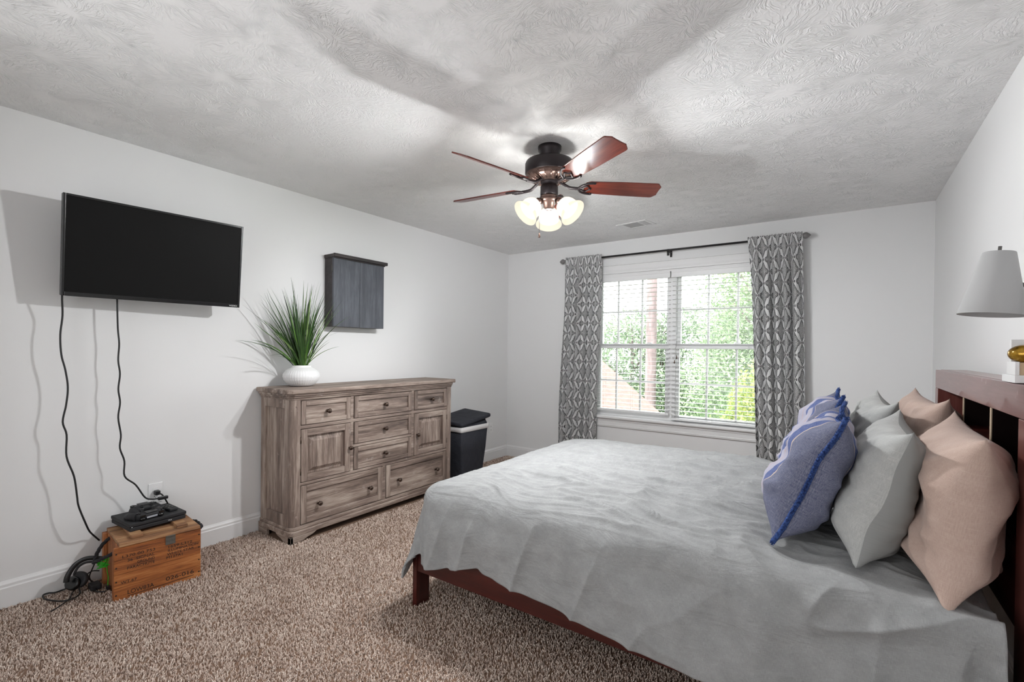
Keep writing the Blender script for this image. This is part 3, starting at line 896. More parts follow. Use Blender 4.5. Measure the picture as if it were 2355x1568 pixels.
c1 = [(.13, -4.052, 1.62), (.12, -4.056, 1.533), (.1, -4.05, 1.439), (.1, -4.058, 1.34), (.1, -4.054, 1.24), (.1, -4.039, 1.163), (.1, -4.029, 1.074), (.1, -4.035, .985), (.1, -4.048, .898), (.1, -4.033, .829), (.1, -4.033, .718), (.1, -4.004, .611), (.1, -3.992, .507), (.1, -3.985, .449), (.095, -3.955, .348), (.07, -3.935, .30), (.035, -3.912, .265), (.02, -3.88, .22)]
MB().tube([p - Vector((.2, -3.655, 1.788)) for p in smooth_path(c1, 5)], .0042, 8).build('power_cord', 'cable_black', tv)
c2 = [(.095, -3.829, 1.56), (.1, -3.829, 1.536), (.1, -3.825, 1.382), (.1, -3.819, 1.299), (.1, -3.823, 1.209), (.1, -3.815, 1.133), (.1, -3.822, 1.05), (.1, -3.814, .977), (.1, -3.822, .895), (.1, -3.81, .798), (.1, -3.814, .726), (.1, -3.794, .651), (.1, -3.792, .566), (.1, -3.742, .507), (.1, -3.699, .427), (.098, -3.665, .407), (.095, -3.632, .402)]
vc = thing('video_cable', 'black cable dropping from below the television onto the game console', 'cord', (.1, -3.8, .4))
MB().tube([p - Vector((.1, -3.8, .4)) for p in smooth_path(c2, 5)], .0042, 8).build('cable', 'cable_black', vc)
MB().box((-.012, .165, -.008), (.006, .215, .010)).build('connector', 'black_plastic', vc, .003)

# ------------------------------------------------------------------ outlets
def outlet(y, z, label, plugged):
    t = thing('wall_outlet', label, 'outlet', (0, y, z), group='white wall outlets')
    MB().box((.0, -.036, -.058), (.006, .036, .058)).build('cover_plate', 'white_plastic', t, .002)
    for dz in (-.02, .02):
        p = MB().prism([(-.017, -.008), (-.017, .008), (-.01, .014), (.01, .014), (.017, .008), (.017, -.008), (.01, -.014), (-.01, -.014)], 0, .006, .0085)
        p.v = [(v[0], v[1], v[2] + dz) for v in p.v]
        po = p.build('socket', 'white_plastic', t)
        if not (plugged and dz > 0):
            MB().box((.0085, -.0075, dz - .004), (.0089, -.0055, dz + .005)).box((.0085, .0055, dz - .004), (.0089, .0075, dz + .005)).cyl((.0084, 0, dz - .009), (.0089, 0, dz - .009), .0022, 8).build('slot', 'black_matte', po)


outlet(-3.615, .415, 'white wall outlet behind the game console with a black plug in it', True)
outlet(-.325, .375, 'white wall outlet beside the black laundry hamper', False)
pl = thing('power_plug', 'black power plug pushed into the outlet above the game console', 'plug', (.03, -3.615, .42))
MB().box((-.0208, -.013, -.013), (.012, .013, .013)).build('plug_body', 'black_plastic', pl, .004)
MB().tube(smooth_path([(.008, .006, -.004), (.02, .018, -.014), (.022, .036, -.05), (.012, .05, -.085), (-.006, .06, -.17), (-.012, .066, -.25)], 5), .0042, 8).build('cord', 'cable_black', pl)

# ------------------------------------------------------------------ wall cabinet
wc = thing('wall_cabinet', 'black wooden two-door wall cabinet hung above the dresser', 'cabinet', (0, -2.255, 1.455))
MB().box((.001, -.242, 0), (.098, .242, .535)).build('body', 'black_wood_along', wc, .002)
for sy in (-1, 1):
    d = MB().box((.100, .0012 if sy > 0 else -.245, 0), (.119, .245 if sy > 0 else -.0012, .532))
    do = d.build('door', 'black_wood', wc, .0015)
    for hz in (.06, .42): MB().cyl((.1, .2455 * sy, hz), (.1, .2455 * sy, hz + .055), .0035, 8).build('hinge', 'old_steel', do)
MB().prism([(.001, -.25), (.12, -.25), (.14, -.262), (.15, -.255), (.15, .262), (.001, .262)], 2, .536, .562).build('crown_board', 'black_wood_along', wc, .004, 3)
MB().prism([(.001, -.245), (.115, -.245), (.128, -.25), (.128, .25), (.001, .25)], 2, .528, .537).build('crown_moulding', 'black_wood_along', wc, .003)

# ------------------------------------------------------------------ dresser
DO = Vector((0, -2.22, 0))
dr = thing('dresser', 'weathered grey-brown wooden dresser with drawers and two doors', 'dresser', DO)
def dy(y): return y - DO.y
tp = MB().prism([(.018, dy(-3.035)), (.405, dy(-3.035)), (.432, dy(-3.008)), (.432, dy(-1.432)), (.405, dy(-1.405)), (.018, dy(-1.405))], 2, .982, 1.012)
tp.build('tabletop', 'dresser_wood_along', dr, .006, 3)
cv = MB()
for (o_, z0, z1) in ((.020, .966, .982), (.012, .953, .966), (.004, .940, .953)):
    cv.prism([(.018, dy(-3.0) - o_), (.385, dy(-3.0) - o_), (.400 + o_, dy(-2.985)), (.400 + o_, dy(-1.455)), (.385, dy(-1.44) + o_), (.018, dy(-1.44) + o_)], 2, z0, z1)
cv.build('top_moulding', 'dresser_wood_along', dr, .004, 3)
MB().box((.02, dy(-2.985), .10), (.372, dy(-1.455), .945)).build('carcass', 'dresser_wood_up', dr, .002)
# side frame-and-panel
for ys, s in ((-3.0, -1), (-1.44, 1)):
    sd = MB()
    yo, yi = dy(ys), dy(ys) - s * .016
    sd.box((.02, yo, .10), (.075, yi, .945)).box((.318, yo, .10), (.345, yi, .945))
    sd.box((.075, yo, .10), (.318, yi, .175)).box((.075, yo, .882), (.318, yi, .945))
    sd.build('side_panel', 'dresser_wood_up', dr, .003)
# corner posts with chamfer
for a, b in ((-3.0, -2.935), (-1.513, -1.44)):
    y0, y1 = dy(a), dy(b)
    if a < -2.5: poly = [(.340, y0), (.382, y0), (.402, y0 + .020), (.402, y1), (.340, y1)]
    else: poly = [(.340, y0), (.402, y0), (.402, y1 - .020), (.382, y1), (.340, y1)]
    po = MB().prism(poly, 2, .10, .945).build('corner_post', 'dresser_wood_up', dr, .002)
    for z in (.895, .165): MB().cyl((.4015, (y0 + y1) / 2 + .004, z), (.4035, (y0 + y1) / 2 + .004, z), .0085, 12).build('peg', 'dresser_wood_deep', po)
ff = MB()
FX = .398
for (a, b, z0, z1) in ((-2.935, -1.513, .936, .945), (-2.935, -1.513, .745, .768), (-2.935, -1.513, .366, .386), (-2.935, -1.513, .10, .103),
                       (-2.542, -2.515, .3865, .7445), (-2.542, -2.515, .7685, .9355), (-1.941, -1.913, .3865, .7445), (-1.941, -1.913, .7685, .9355), (-2.5145, -1.9415, .558, .578), (-2.242, -2.213, .1035, .3655)):
    ff.box((.37, dy(a), z0), (FX, dy(b), z1))
ff.build('face_frame', 'dresser_wood_along', dr, .002)
KN = [(.006, 0), (.0075, .003), (.006, .008), (.006, .014), (.013, .018), (.0165, .024), (.0155, .030), (.010, .034), (.003, .0355)]


def knob(parent, y, z):
    MB().lathe([(.012, -.001), (.012, .002)] + KN, (.402, dy(y), z), 20, mtx=Matrix.Rotation(R(90), 4, 'Y')).build('knob', 'knob_bronze', parent)


def drawer(a, b, z0, z1, knobs, e=.034):
    g = .004
    y0, y1 = dy(a) + g, dy(b) - g; z0 += g; z1 -= g
    m = MB()
    m.box((.375, y0, z0), (.404, y0 + e, z1), 1).box((.375, y1 - e, z0), (.404, y1, z1), 1)
    m.box((.375, y0 + e, z0), (.404, y1 - e, z0 + e)).box((.375, y0 + e, z1 - e), (.404, y1 - e, z1))
    m.box((.375, y0 + e, z0 + e), (.393, y1 - e, z1 - e))
    o = m.build('drawer', ['dresser_wood_along', 'dresser_wood_up'], dr, .003)
    for ky, kz in knobs: knob(o, ky, kz)


drawer(-2.935, -2.542, .768, .936, [(-2.735, .850)])
drawer(-2.515, -1.941, .768, .936, [(-2.228, .850)])
drawer(-1.913, -1.513, .768, .936, [(-1.712, .850)])
drawer(-2.515, -1.941, .578, .745, [(-2.228, .661)])
drawer(-2.515, -1.941, .386, .558, [(-2.228, .470)])
drawer(-2.935, -2.242, .103, .366, [(-2.80, .222), (-2.372, .226)], .042)
drawer(-2.213, -1.513, .103, .366, [(-2.082, .226), (-1.648, .224)], .042)


def door(a, b, z0, z1, ky, hy):
    g, e = .004, .046
    y0, y1 = dy(a) + g, dy(b) - g; z0 += g; z1 -= g
    m = MB()
    m.box((.375, y0, z0), (.404, y0 + e, z1)).box((.375, y1 - e, z0), (.404, y1, z1))
    m.box((.375, y0 + e, z0), (.404, y1 - e, z0 + e), 1).box((.375, y0 + e, z1 - e), (.404, y1 - e, z1), 1)
    m.box((.375, y0 + e, z0 + e), (.386, y1 - e, z1 - e))
    p = .016; q = .040
    m.frustum((.386, y0 + e + p, z0 + e + p), (.386, y1 - e - p, z1 - e - p), (0, y0 + e + q, z0 + e + q), (.402, y1 - e - q, z1 - e - q))
    o = m.build('door', ['dresser_wood_up', 'dresser_wood_along'], dr, .0025)
    knob(o, ky, .562)
    for z in (z0 + .07, z1 - .07):
        MB().cyl((.402, dy(hy), z - .022), (.402, dy(hy), z + .022), .0045, 10).build('hinge', 'knob_bronze', o)


door(-2.935, -2.542, .386, .745, -2.556, -2.9335)
door(-1.913, -1.513, .386, .745, -1.884, -1.5145)
bm_ = MB().prism([(.018, dy(-3.005)), (.39, dy(-3.005)), (.412, dy(-2.985)), (.412, dy(-1.455)), (.39, dy(-1.435)), (.018, dy(-1.435))], 2, .078, .100)
bm_.prism([(.018, dy(-3.014)), (.395, dy(-3.014)), (.424, dy(-2.99)), (.424, dy(-1.45)), (.395, dy(-1.426)), (.018, dy(-1.426))], 2, .045, .078)
bm_.build('base_moulding', 'dresser_wood_along', dr, .005, 3)
for s, yo in ((1, dy(-3.014)), (-1, dy(-1.426))):
    fp = [(yo, 0), (yo + s * .085, 0), (yo + s * .10, .012), (yo + s * .125, .022), (yo + s * .16, .030), (yo + s * .19, .046), (yo, .046)]
    if s < 0: fp = fp[::-1]
    MB().prism(fp, 0, .39, .424).build('bracket_foot', 'dresser_wood_along', dr, .003)
    sp = [(.424, 0), (.424, .046), (.24, .046), (.265, .03), (.30, .022), (.325, .012), (.335, 0)]
    MB().prism([(p[0], p[1]) for p in sp], 1, yo, yo + s * .02).build('bracket_foot', 'dresser_wood_deep', dr, .003)
    MB().box((.02, yo, 0), (.13, yo + s * .02, .046)).build('bracket_foot', 'dresser_wood_deep', dr, .003)

# ------------------------------------------------------------------ potted grass
pt = thing('potted_grass', 'tall artificial grass in a ribbed white vase on the dresser', 'plant', (.160, -2.785, 1.0125))
vp = [(.060, 0), (.078, .004), (.098, .022), (.115, .045), (.1225, .068), (.120, .088), (.105, .110), (.082, .126), (.066, .134), (.063, .139), (.064, .147), (.060, .149), (.056, .142), (.056, .12), (.06, .10)]
prof = []
for i in range(len(vp) - 1):
    for k in range(4):
        t = k / 4
        prof.append((vp[i][0] * (1 - t) + vp[i + 1][0] * t, vp[i][1] * (1 - t) + vp[i + 1][1] * t))
prof.append(vp[-1])
MB().lathe(prof, n=168, rfn=lambda a, z, r: (.0019 * math.cos(42 * a + 1.4 * math.sin(z * 420)) + .0013 * math.sin(z * 620)) * (1 if .008 < z < .128 and r > .07 else 0), cap=(True, False)).build('vase', 'vase_white', pt)


def grass():
    V, F, tin = [], [], []
    rg = np.random.default_rng(4)
    n = 210
    for i in range(n):
        az = rg.uniform(0, 2 * np.pi)
        sp = abs(rg.normal(0, .42)) + .05
        sp = min(sp * 1.08, 1.3)
        Lh = rg.uniform(.38, .68) * (1 - .16 * sp)
        if i % 5 == 0: Lh *= .6
        bend = rg.uniform(.1, .5) * (.4 + sp)
        w0 = rg.uniform(.0022, .0046)
        bx, by = .038 * np.cos(az + .5) * rg.uniform(0, 1), .038 * np.sin(az + .5) * rg.uniform(0, 1)
        p = np.array([bx, by, .11]); th = sp * .55
        side = np.array([-np.sin(az), np.cos(az), 0])
        tw = rg.uniform(-.9, .9)
        K = 9; b = len(V); t0 = np.clip(rg.normal(.42, .24), 0, 1)
        for k in range(K + 1):
            t = k / K
            w = w0 * (1 - t ** 2.2) * (.6 + .8 * min(t * 3, 1)) + .0002
            d = np.array([np.cos(az) * np.sin(th), np.sin(az) * np.sin(th), np.cos(th)])
            nrm = np.cross(d, side); s2 = side * np.cos(tw) + nrm * np.sin(tw)
            V += [p - s2 * w, p + s2 * w]; tin += [np.clip(t0 + .3 * (.5 - t), 0, 1)] * 2
            q = p + d * Lh / K
            q[0] = max(q[0], -.145)
            p = q
            th = min(th + bend / K + sp * .45 / K, 1.9)
        for k in range(K):
            F.append((b + 2 * k, b + 2 * k + 1, b + 2 * k + 3, b + 2 * k + 2))
    me = bpy.data.meshes.new('foliage')
    set_mesh(me, np.array(V), np.array(F))
    me.attributes.new('tint', 'FLOAT', 'POINT').data.foreach_set('value', np.array(tin, np.float32))
    me.materials.append(MATS['grass_blade'])
    o = bpy.data.objects.new('foliage', me); COL.objects.link(o); o.parent = pt


grass()
MB().lathe([(.0, .108), (.057, .108)], n=24, cap=(False, False)).build('filler', 'black_matte', pt)

# ------------------------------------------------------------------ laundry hamper
hp = thing('laundry_hamper', 'black fabric laundry hamper with white rim and tilted lid beside the dresser', 'hamper', (.22, -1.07, 0))


def hring(hx, hy, z, n=12, rr=.02, bulge=0.0):
    out = []
    for cx_, cy_, a0 in ((hx - rr, hy - rr, 0), (-hx + rr, hy - rr, 90), (-hx + rr, -hy + rr, 180), (hx - rr, -hy + rr, 270)):
        for k in range(4):
            a = R(a0 + k * 30); out.append((cx_ + rr * math.cos(a), cy_ + rr * math.sin(a), z))
    return out


MB().rings([hring(.125, .155, .001), hring(.128, .158, .02), hring(.150, .190, .30), hring(.160, .205, .50)]).build('body', 'hamper_fabric', hp)
MB().rings([hring(.163, .209, .488), hring(.166, .213, .49), hring(.170, .216, .535), hring(.166, .212, .538), hring(.150, .195, .535)], cap=(False, False)).build('rim_band', 'hamper_trim', hp, 0)
lin = MB().rings([hring(.158, .204, .525), hring(.155, .20, .55), hring(.148, .19, .572), hring(.13, .17, .565)])
lin.build('liner', 'hamper_fabric', hp)
ld = MB().rings([hring(.172, .225, 0), hring(.178, .232, .006), hring(.178, .232, .030), hring(.170, .224, .036)])
ld.xf(Matrix.Translation((0, .0, .585)) @ Matrix.Rotation(R(7), 4, 'X') @ Matrix.Rotation(R(4), 4, 'Y'))
ld.build('lid', 'hamper_fabric', hp)
hg = MB()
for sy in (-1, 1): hg.tube(smooth_path([(.12 * sy, -.19, .55), (.10 * sy, -.15, .575), (.05 * sy, -.12, .575)], 4), .012, 8)
MB().tube(smooth_path([(.10, .15, .56), (.125, .175, .578), (.11, .195, .575), (.06, .17, .577)], 5), .012, 8).build('handle', 'hamper_fabric', hp)

# ------------------------------------------------------------------ crate
CW, CDp, CH = .378, .325, .272
cr = thing('wooden_crate', 'old orange-brown wooden crate with stencilled lettering and rope handles', 'crate', (.374, -3.914, 0), R(-6.5))
# local: x = away from the wall (front face at 0), y = along the wall
def bev(mb, n, m, p=cr, b=.002): return mb.build(n, m, p, b)
bd = MB()
zs = [0, .066, .134, .204, CH]
for i in range(4): bd.box((-.016, 0, zs[i] + .0006), (0, CW, zs[i + 1] - .0006))
front = bev(bd, 'front_boards', 'crate_pine', b=.0012)
bev(MB().box((-CDp, 0, 0), (-CDp + .016, CW, CH)), 'back_boards', 'crate_pine')
for y0 in (.018, CW - .034): bev(MB().box((-CDp + .016, y0, 0), (-.016, y0 + .016, CH)), 'end_board', 'crate_pine_up')
for y0 in (0, CW - .018):
    for x0 in (-.044, -CDp + .016):
        bev(MB().box((x0, y0, .0), (x0 + .028, y0 + .018, CH - (.0 if x0 < -.1 else .012))), 'corner_batten', 'crate_pine_up')
bev(MB().box((-CDp + .016, .034, 0), (-.016, CW - .034, .012)), 'bottom_board', 'crate_pine')
lid = MB()
for i in range(3): lid.box((-CDp - .002 + i * .111 + .0008, .020, CH + .001), (-CDp - .002 + (i + 1) * .111 - .0008, CW - .004, CH + .018))
lo = bev(lid, 'lid', 'crate_pine_aged')
for y0 in (.075, CW - .105): bev(MB().box((-CDp + .03, y0, CH + .0182), (-.03, y0 + .05, CH + .034)), 'lid_cleat', 'crate_pine_aged', lo)
lt = MB().box((.0005, .214, .226), (.004, .258, .286)).box((.003, .216, .268), (.008, .256, .276)).cyl((.004, .224, .25), (.0065, .224, .25), .006, 12).cyl((.004, .248, .25), (.0065, .248, .25), .006, 12).cyl((.004, .236, .236), (.0055, .236, .236), .007, 12)
bev(lt, 'latch', 'old_steel', cr, .001)
Mf = Matrix(((0, 0, 1, 0.0005), (1, 0, 0, 0), (0, 1, 0, 0), (0, 0, 0, 1)))
lb = MB()
for txt, y, z, w, h in (('L370 00 753', .033, .214, .136, .0135), ('36  SIGNAL', .054, .190, .113, .0135), ('GROUND', .094, .170, .073, .0135), ('PARACHUTE', .053, .150, .114, .0135),
                        ('1659-L312', .228, .206, .108, .013), ('ILLUMINATION', .225, .187, .140, .013), ('WHITE STAR', .221, .168, .124, .013), ('M127A1', .219, .150, .072, .013),
                        ('WT.67', .027, .084, .065, .0135), ('LOW83A', .055, .024, .110, .021), ('026-016', .217, .033, .128, .021)):
    mb = text_mb(txt, w, h, Mf @ Matrix.Translation((y, z, 0)), .0004)
    lb.add(mb.v, mb.f)
lb.add([(.0006, .055, .014), (.0006, .345, .021), (.0006, .345, .024), (.0006, .055, .017)], [(0, 1, 2, 3)])
lb.build('stencil_lettering', 'stencil_ink', cr)
for z in (.033, .10, .17, .24):
    for y in (.009, CW - .009): MB().cyl((0, y, z), (.0012, y, z), .004, 8).build('nail', 'stencil_ink', front)


def rope(pts, n, rad, parent, name='rope_handle'):
    pts = smooth_path(pts, n); m = MB()
    L = 0
    for s in range(3):
        q = []
        for i, p in enumerate(pts):
            t = (pts[min(i + 1, len(pts) - 1)] - pts[max(i - 1, 0)]).normalized()
            a = Vector((0, 0, 1)).cross(t)
            a = a.normalized() if a.length > .1 else Vector((1, 0, 0))
            b = t.cross(a); th = i * .55 + s * 2.094
            q.append(p + (a * math.cos(th) + b * math.sin(th)) * rad * .52)
        m.tube(q, rad * .6, 7)
    return m.build(name, 'rope_black', parent)


rope([(-.225, .018, .262), (-.224, -.012, .235), (-.200, -.036, .205), (-.165, -.052, .178), (-.125, -.058, .186), (-.095, -.040, .203), (-.066, -.012, .222), (-.060, .018, .236)], 8, .0085, cr)
rope([(-.215, CW - .018, .25), (-.19, CW + .02, .262), (-.13, CW + .034, .25), (-.07, CW + .02, .255), (-.05, CW - .018, .25)], 8, .0085, cr)

# ------------------------------------------------------------------ console, controllers, remote
ZC = CH + .0345
gc = thing('game_console', 'slim black game console lying flat on the wooden crate', 'game console', (.152, -3.694, ZC), R(1.5))
MB().prism([(.128, -.131), (.128, .131), (-.12, .135), (-.12, -.135)], 2, 0, .020).build('lower_shell', 'black_matte', gc, .003)
MB().box((-.115, -.126, .0205), (.118, .126, .0225)).build('vent_gap', 'black_gloss', gc)
MB().prism([(.129, -.134), (.129, .134), (-.12, .138), (-.12, -.138)], 2, .023, .040).build('upper_shell', 'black_matte', gc, .003)
lm = Matrix.Translation((.1282, .045, .009)) @ Matrix(((0, 0, 1, 0), (1, 0, 0, 0), (0, 1, 0, 0), (0, 0, 0, 1)))
text_mb('PS4', .016, .005, lm, .0003).build('logo_mark', 'logo_white', gc)
MB().box((.1292, -.125, .021), (.1296, -.121, .024)).build('indicator', 'logo_white', gc)


def controller(loc, rz, rx, ry, label):
    t = thing('game_controller', label, 'game controller', loc, 0, 'game controllers on the console')
    t.rotation_euler = (rx, ry, rz)
    secs = []
    # body: lofted from left grip tip to right grip tip along local y
    path = [(-.050, -.062, -.012, .011, .010), (-.046, -.066, -.010, .016, .014), (-.025, -.068, -.003, .020, .018), (.0, -.060, .002, .027, .019), (.008, -.042, .004, .029, .019),
            (.010, -.018, .005, .027, .018), (.010, 0, .005, .027, .018), (.010, .018, .005, .027, .018), (.008, .042, .004, .029, .019), (.0, .060, .002, .027, .019),
            (-.025, .068, -.003, .020, .018), (-.046, .066, -.010, .016, .014), (-.050, .062, -.012, .011, .010)]
    m = MB()
    # centre block
    rs = []
    for (x, y, z, a, b) in path[2:11]:
        ring = []
        for k in range(16):
            th = 2 * math.pi * k / 16
            c, s_ = math.cos(th), math.sin(th)
            ring.append((x + a * math.copysign(abs(c) ** .7, c), y, z + b * math.copysign(abs(s_) ** .7, s_)))
        rs.append(ring)
    m.rings(rs)
    for s_ in (-1, 1):
        m.tube(smooth_path([(.006, .056 * s_, .0), (-.022, .062 * s_, -.003), (-.05, .066 * s_, -.010), (-.074, .062 * s_, -.016), (-.084, .058 * s_, -.018)], 5),
               [.021] * 6 + [.0205] * 5 + [.019] * 5 + [.016, .014, .012, .009, .003], 14)
    m.build('shell', 'black_matte', t)
    tp_ = MB().box((.006, -.028, .021), (.036, .028, .0245)); tp_.build('touchpad', 'black_plastic', t, .003)
    for s_ in (-1, 1):
        st = MB().cyl((-.014, .026 * s_, .012), (-.014, .026 * s_, .030), .006, 12).lathe([(.003, .029), (.0085, .030), (.0095, .033), (.008, .035), (.002, .0335)], (-.014, .026 * s_, 0), 18)
        st.build('thumbstick', 'black_plastic', t)
        MB().box((.030, .044 * s_ - .013, .006), (.038, .044 * s_ + .013, .018)).ellipsoid((.034, .044 * s_, -.004), (.012, .014, .011), 14, 8).build('shoulder_button', 'black_gloss', t, .002)
    MB().box((.0355, -.026, -.006), (.0385, .026, .004)).build('light_bar', 'lightbar', t, .0015)
    bt = MB()
    for k in range(4):
        a = k * math.pi / 2
        bt.cyl((.010 + .011 * math.cos(a), .052 + .011 * math.sin(a), .018), (.010 + .011 * math.cos(a), .052 + .011 * math.sin(a), .0245), .0045, 10)
    bt.build('face_buttons', 'black_gloss', t)
    MB().box((.0, -.055, .018), (.020, -.049, .0235)).box((.007, -.063, .018), (.013, -.041, .0235)).build('direction_pad', 'black_gloss', t, .001)
    return t


ZT = ZC + .0402
controller((.228, -3.722, ZT + .0165), R(8), 0, R(6), 'black game controller lying nearest the front edge of the console, light strip showing')
controller((.118, -3.705, ZT + .020), R(-168), R(4), R(-10), 'black game controller behind the other one, thumbsticks pointing up')
rm = thing('remote_control', 'small flat black remote with keys at the end of the console', 'remote control', (.170, -3.608, ZT), R(12))
rm.rotation_euler = (R(0), R(0), R(10))
MB().prism([(-.055, -.022), (.055, -.022), (.055, .022), (-.055, .022)], 2, .0005, .016).build('casing', 'black_matte', rm, .004)
kb = MB()
for i in range(3):
    for j in range(2): kb.box((-.040 + i * .026, -.016 + j * .018, .016), (-.022 + i * .026, -.002 + j * .018, .0185))
kb.build('keys', 'black_plastic', rm, .0015)

# ------------------------------------------------------------------ headset and floor cables
hs = thing('headset', 'black over-ear headset hooked on the crate rope with its cups on the carpet', 'headset', (.135, -3.985, .01))
def hl(p): return Vector(p) - Vector((.135, -3.985, .01))
arc = [(.16, -3.905, .165), (.15, -3.929, .174), (.14, -3.957, .180), (.135, -3.981, .176), (.13, -4.004, .161), (.128, -4.023, .135), (.13, -4.036, .108), (.132, -4.040, .085)]
MB().tube([hl(p) for p in smooth_path(arc, 5)], .0075, 8, flat=1.6).build('headband', 'black_plastic', hs)
arc2 = [(.165, -3.912, .152), (.155, -3.94, .160), (.145, -3.966, .163), (.138, -3.988, .153), (.134, -4.001, .136), (.132, -4.010, .112)]
MB().tube([hl(p) for p in smooth_path(arc2, 5)], .004, 8, flat=1.5).build('headband_strap', 'black_matte', hs)
mt = Matrix.Rotation(R(62), 4, 'X') @ Matrix.Rotation(R(20), 4, 'Y')
e1 = MB().lathe([(.02, -.020), (.032, -.018), (.037, -.010), (.037, .004), (.030, .008)], hl((.13, -4.017, .070)), 26, mtx=mt, rfn=lambda a, z, r: .006 * math.cos(2 * a))
eo = e1.build('ear_cup', 'black_gloss', hs)
MB().lathe([(.036, -.022), (.043, -.014), (.043, -.002), (.036, .004), (.022, .001)], hl((.132, -3.994, .082)), 26, mtx=mt, rfn=lambda a, z, r: .006 * math.cos(2 * a)).build('ear_cushion', 'black_matte', eo)
MB().tube([hl(p) for p in smooth_path([(.115, -4.0, .030), (.10, -4.0, .020), (.12, -4.015, .016), (.185, -4.04, .016), (.237, -4.088, .016), (.262, -4.123, .016)], 5)], .0028, 6).build('cable', 'cable_black', hs)
lp = [(.079, -3.982, .03), (.12, -3.985, .018), (.159, -3.993, .016), (.192, -4.023, .016), (.186, -4.063, .016), (.136, -4.093, .016), (.079, -4.111, .016), (.03, -4.105, .016), (.024, -4.085, .016), (.044, -4.064, .016), (.040, -4.036, .016), (.04, -4.008, .018)]
tag(MB().tube(smooth_path(lp, 5), .0036, 8).build('loose_cable', 'cable_black'), 'black cable looping over the carpet in front of the headset', 'cord')
ad = thing('power_adapter', 'black adapter brick with leads lying between headset and crate', 'adapter', (.145, -3.93, .012))
MB().box((-.03, -.022, 0), (.03, .022, .030)).build('brick', 'black_matte', ad, .005)
MB().tube(smooth_path([(-.03, 0, .016), (-.05, -.01, .05), (-.045, 0, .09), (-.03, .01, .13)], 5), .003, 6).tube(smooth_path([(-.03, .01, .015), (-.06, -.02, .055), (-.05, .0, .078), (-.045, .03, .07)], 5), .003, 6).tube(smooth_path([(.03, -.005, .012), (.055, -.01, .006), (.08, .005, .005), (.095, .02, .006)], 5), .003, 6).build('lead', 'cable_black', ad)
gl = []
for i in range(70):
    a = i * .62
    gl.append(Vector((.205 + .004 * math.sin(i * 1.7), -3.912 + .020 * math.cos(a * (1 + .1 * (i % 7))) + .008 * math.sin(i), .158 + .022 * math.sin(a) + .004 * math.cos(i * .9))))
gl += [Vector(p) for p in [(.205, -3.897, .13), (.203, -3.894, .10), (.2, -3.889, .072), (.2, -3.891, .047), (.206, -3.892, .028)]]
gw = thing('green_cable', 'coil of bright green cable tied to the rope handle of the crate', 'cord', (.205, -3.912, .158))
MB().tube([p - Vector((.205, -3.912, .158)) for p in smooth_path(gl, 2)], .0018, 6).build('coil', 'cable_green', gw)
MB().box((-.01, .012, -.146), (.016, .028, -.126)).build('end_plug', 'black_plastic', gw, .003)

# ------------------------------------------------------------------ bed frame
BX0, BX1, BY0, BY1 = 1.592, 3.752, -3.052, -1.44
bf = thing('bed_frame', 'dark mahogany bed frame with a tall bookcase headboard against the wall', 'bed', (2.7, -2.25, 0))
def bb(mb, x0, x1, y0, y1, z0, z1, mi=0): return mb.box((x0 - 2.7, y0 + 2.25, z0), (x1 - 2.7, y1 + 2.25, z1), mi)
for y0 in (BY0, BY1 - .09):
    bb(MB(), BX0, BX0 + .028, y0, y0 + .09, 0, .34).build('leg', 'mahogany_z', bf, .002)
for y0, y1 in ((BY0 + .004, BY0 + .030), (BY1 - .030, BY1 - .004)):
    sr = MB(); bb(sr, BX0 + .028, BX1, y0, y1, .178, .345)
    bb(sr, BX0 + .028, BX1, y0 - (.006 if y0 < -2 else 0), y1 + (0 if y0 < -2 else .006), .315, .345)
    sr.build('side_rail', 'mahogany_x', bf, .002)
bb(MB(), BX0 + .028, BX0 + .052, BY0 + .09, BY1 - .09, .178, .345).build('foot_rail', 'mahogany_y', bf, .002)
bb(MB(), BX0 + .052, BX1 - .002, BY0 + .030, BY1 - .030, .24, .262).build('slat_deck', 'mahogany_y', bf)
HX0, HX1 = 3.752, 3.872
YP = -2.870
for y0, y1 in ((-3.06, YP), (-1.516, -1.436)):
    bb(MB(), HX0, HX1, y0, y1, 0, 1.118).build('headboard_post', 'mahogany_sheen_up', bf, .002)
bb(MB(), HX0, HX0 + .02, -3.06, -1.436, 1.119, 1.211).build('headboard_crest', 'mahogany_sheen_nicked', bf, .002)
bb(MB(), HX0 + .0205, HX1, -3.06, -1.436, 1.195, 1.2125).build('headboard_top', 'mahogany_sheen_nicked', bf, .0015)
bb(MB(), HX1 - .012, HX1 - .002, YP, -1.516, .533, 1.194).build('headboard_back', 'recess_shade', bf)
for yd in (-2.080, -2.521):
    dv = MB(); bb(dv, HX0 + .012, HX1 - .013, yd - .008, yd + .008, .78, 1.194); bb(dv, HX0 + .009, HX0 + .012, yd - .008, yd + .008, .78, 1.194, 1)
    dv.build('divider', ['recess_shade', 'raw_edge'], bf)
bb(MB(), HX0 + .010, HX1 - .013, -2.512, -2.089, .99, 1.006).build('shelf', 'mahogany_y', bf, .001)
bb(MB(), HX0 + .010, HX1 - .013, YP, -1.516, .76, .779).build('shelf', 'mahogany_y', bf, .001)
bb(MB(), HX0 + .006, HX0 + .026, YP, -1.516, .533, .759).build('headboard_panel', 'mahogany_y', bf, .001)

mt_ = MB().box((1.650 - 2.68, -.765, .2645), (3.712 - 2.68, .765, .595))
mo = mt_.build('mattress', 'mattress_cloth', None, .05, 4); mo.location = (2.68, -2.25, 0)
tag(mo, 'pale grey queen mattress mostly covered by the duvet', 'mattress')


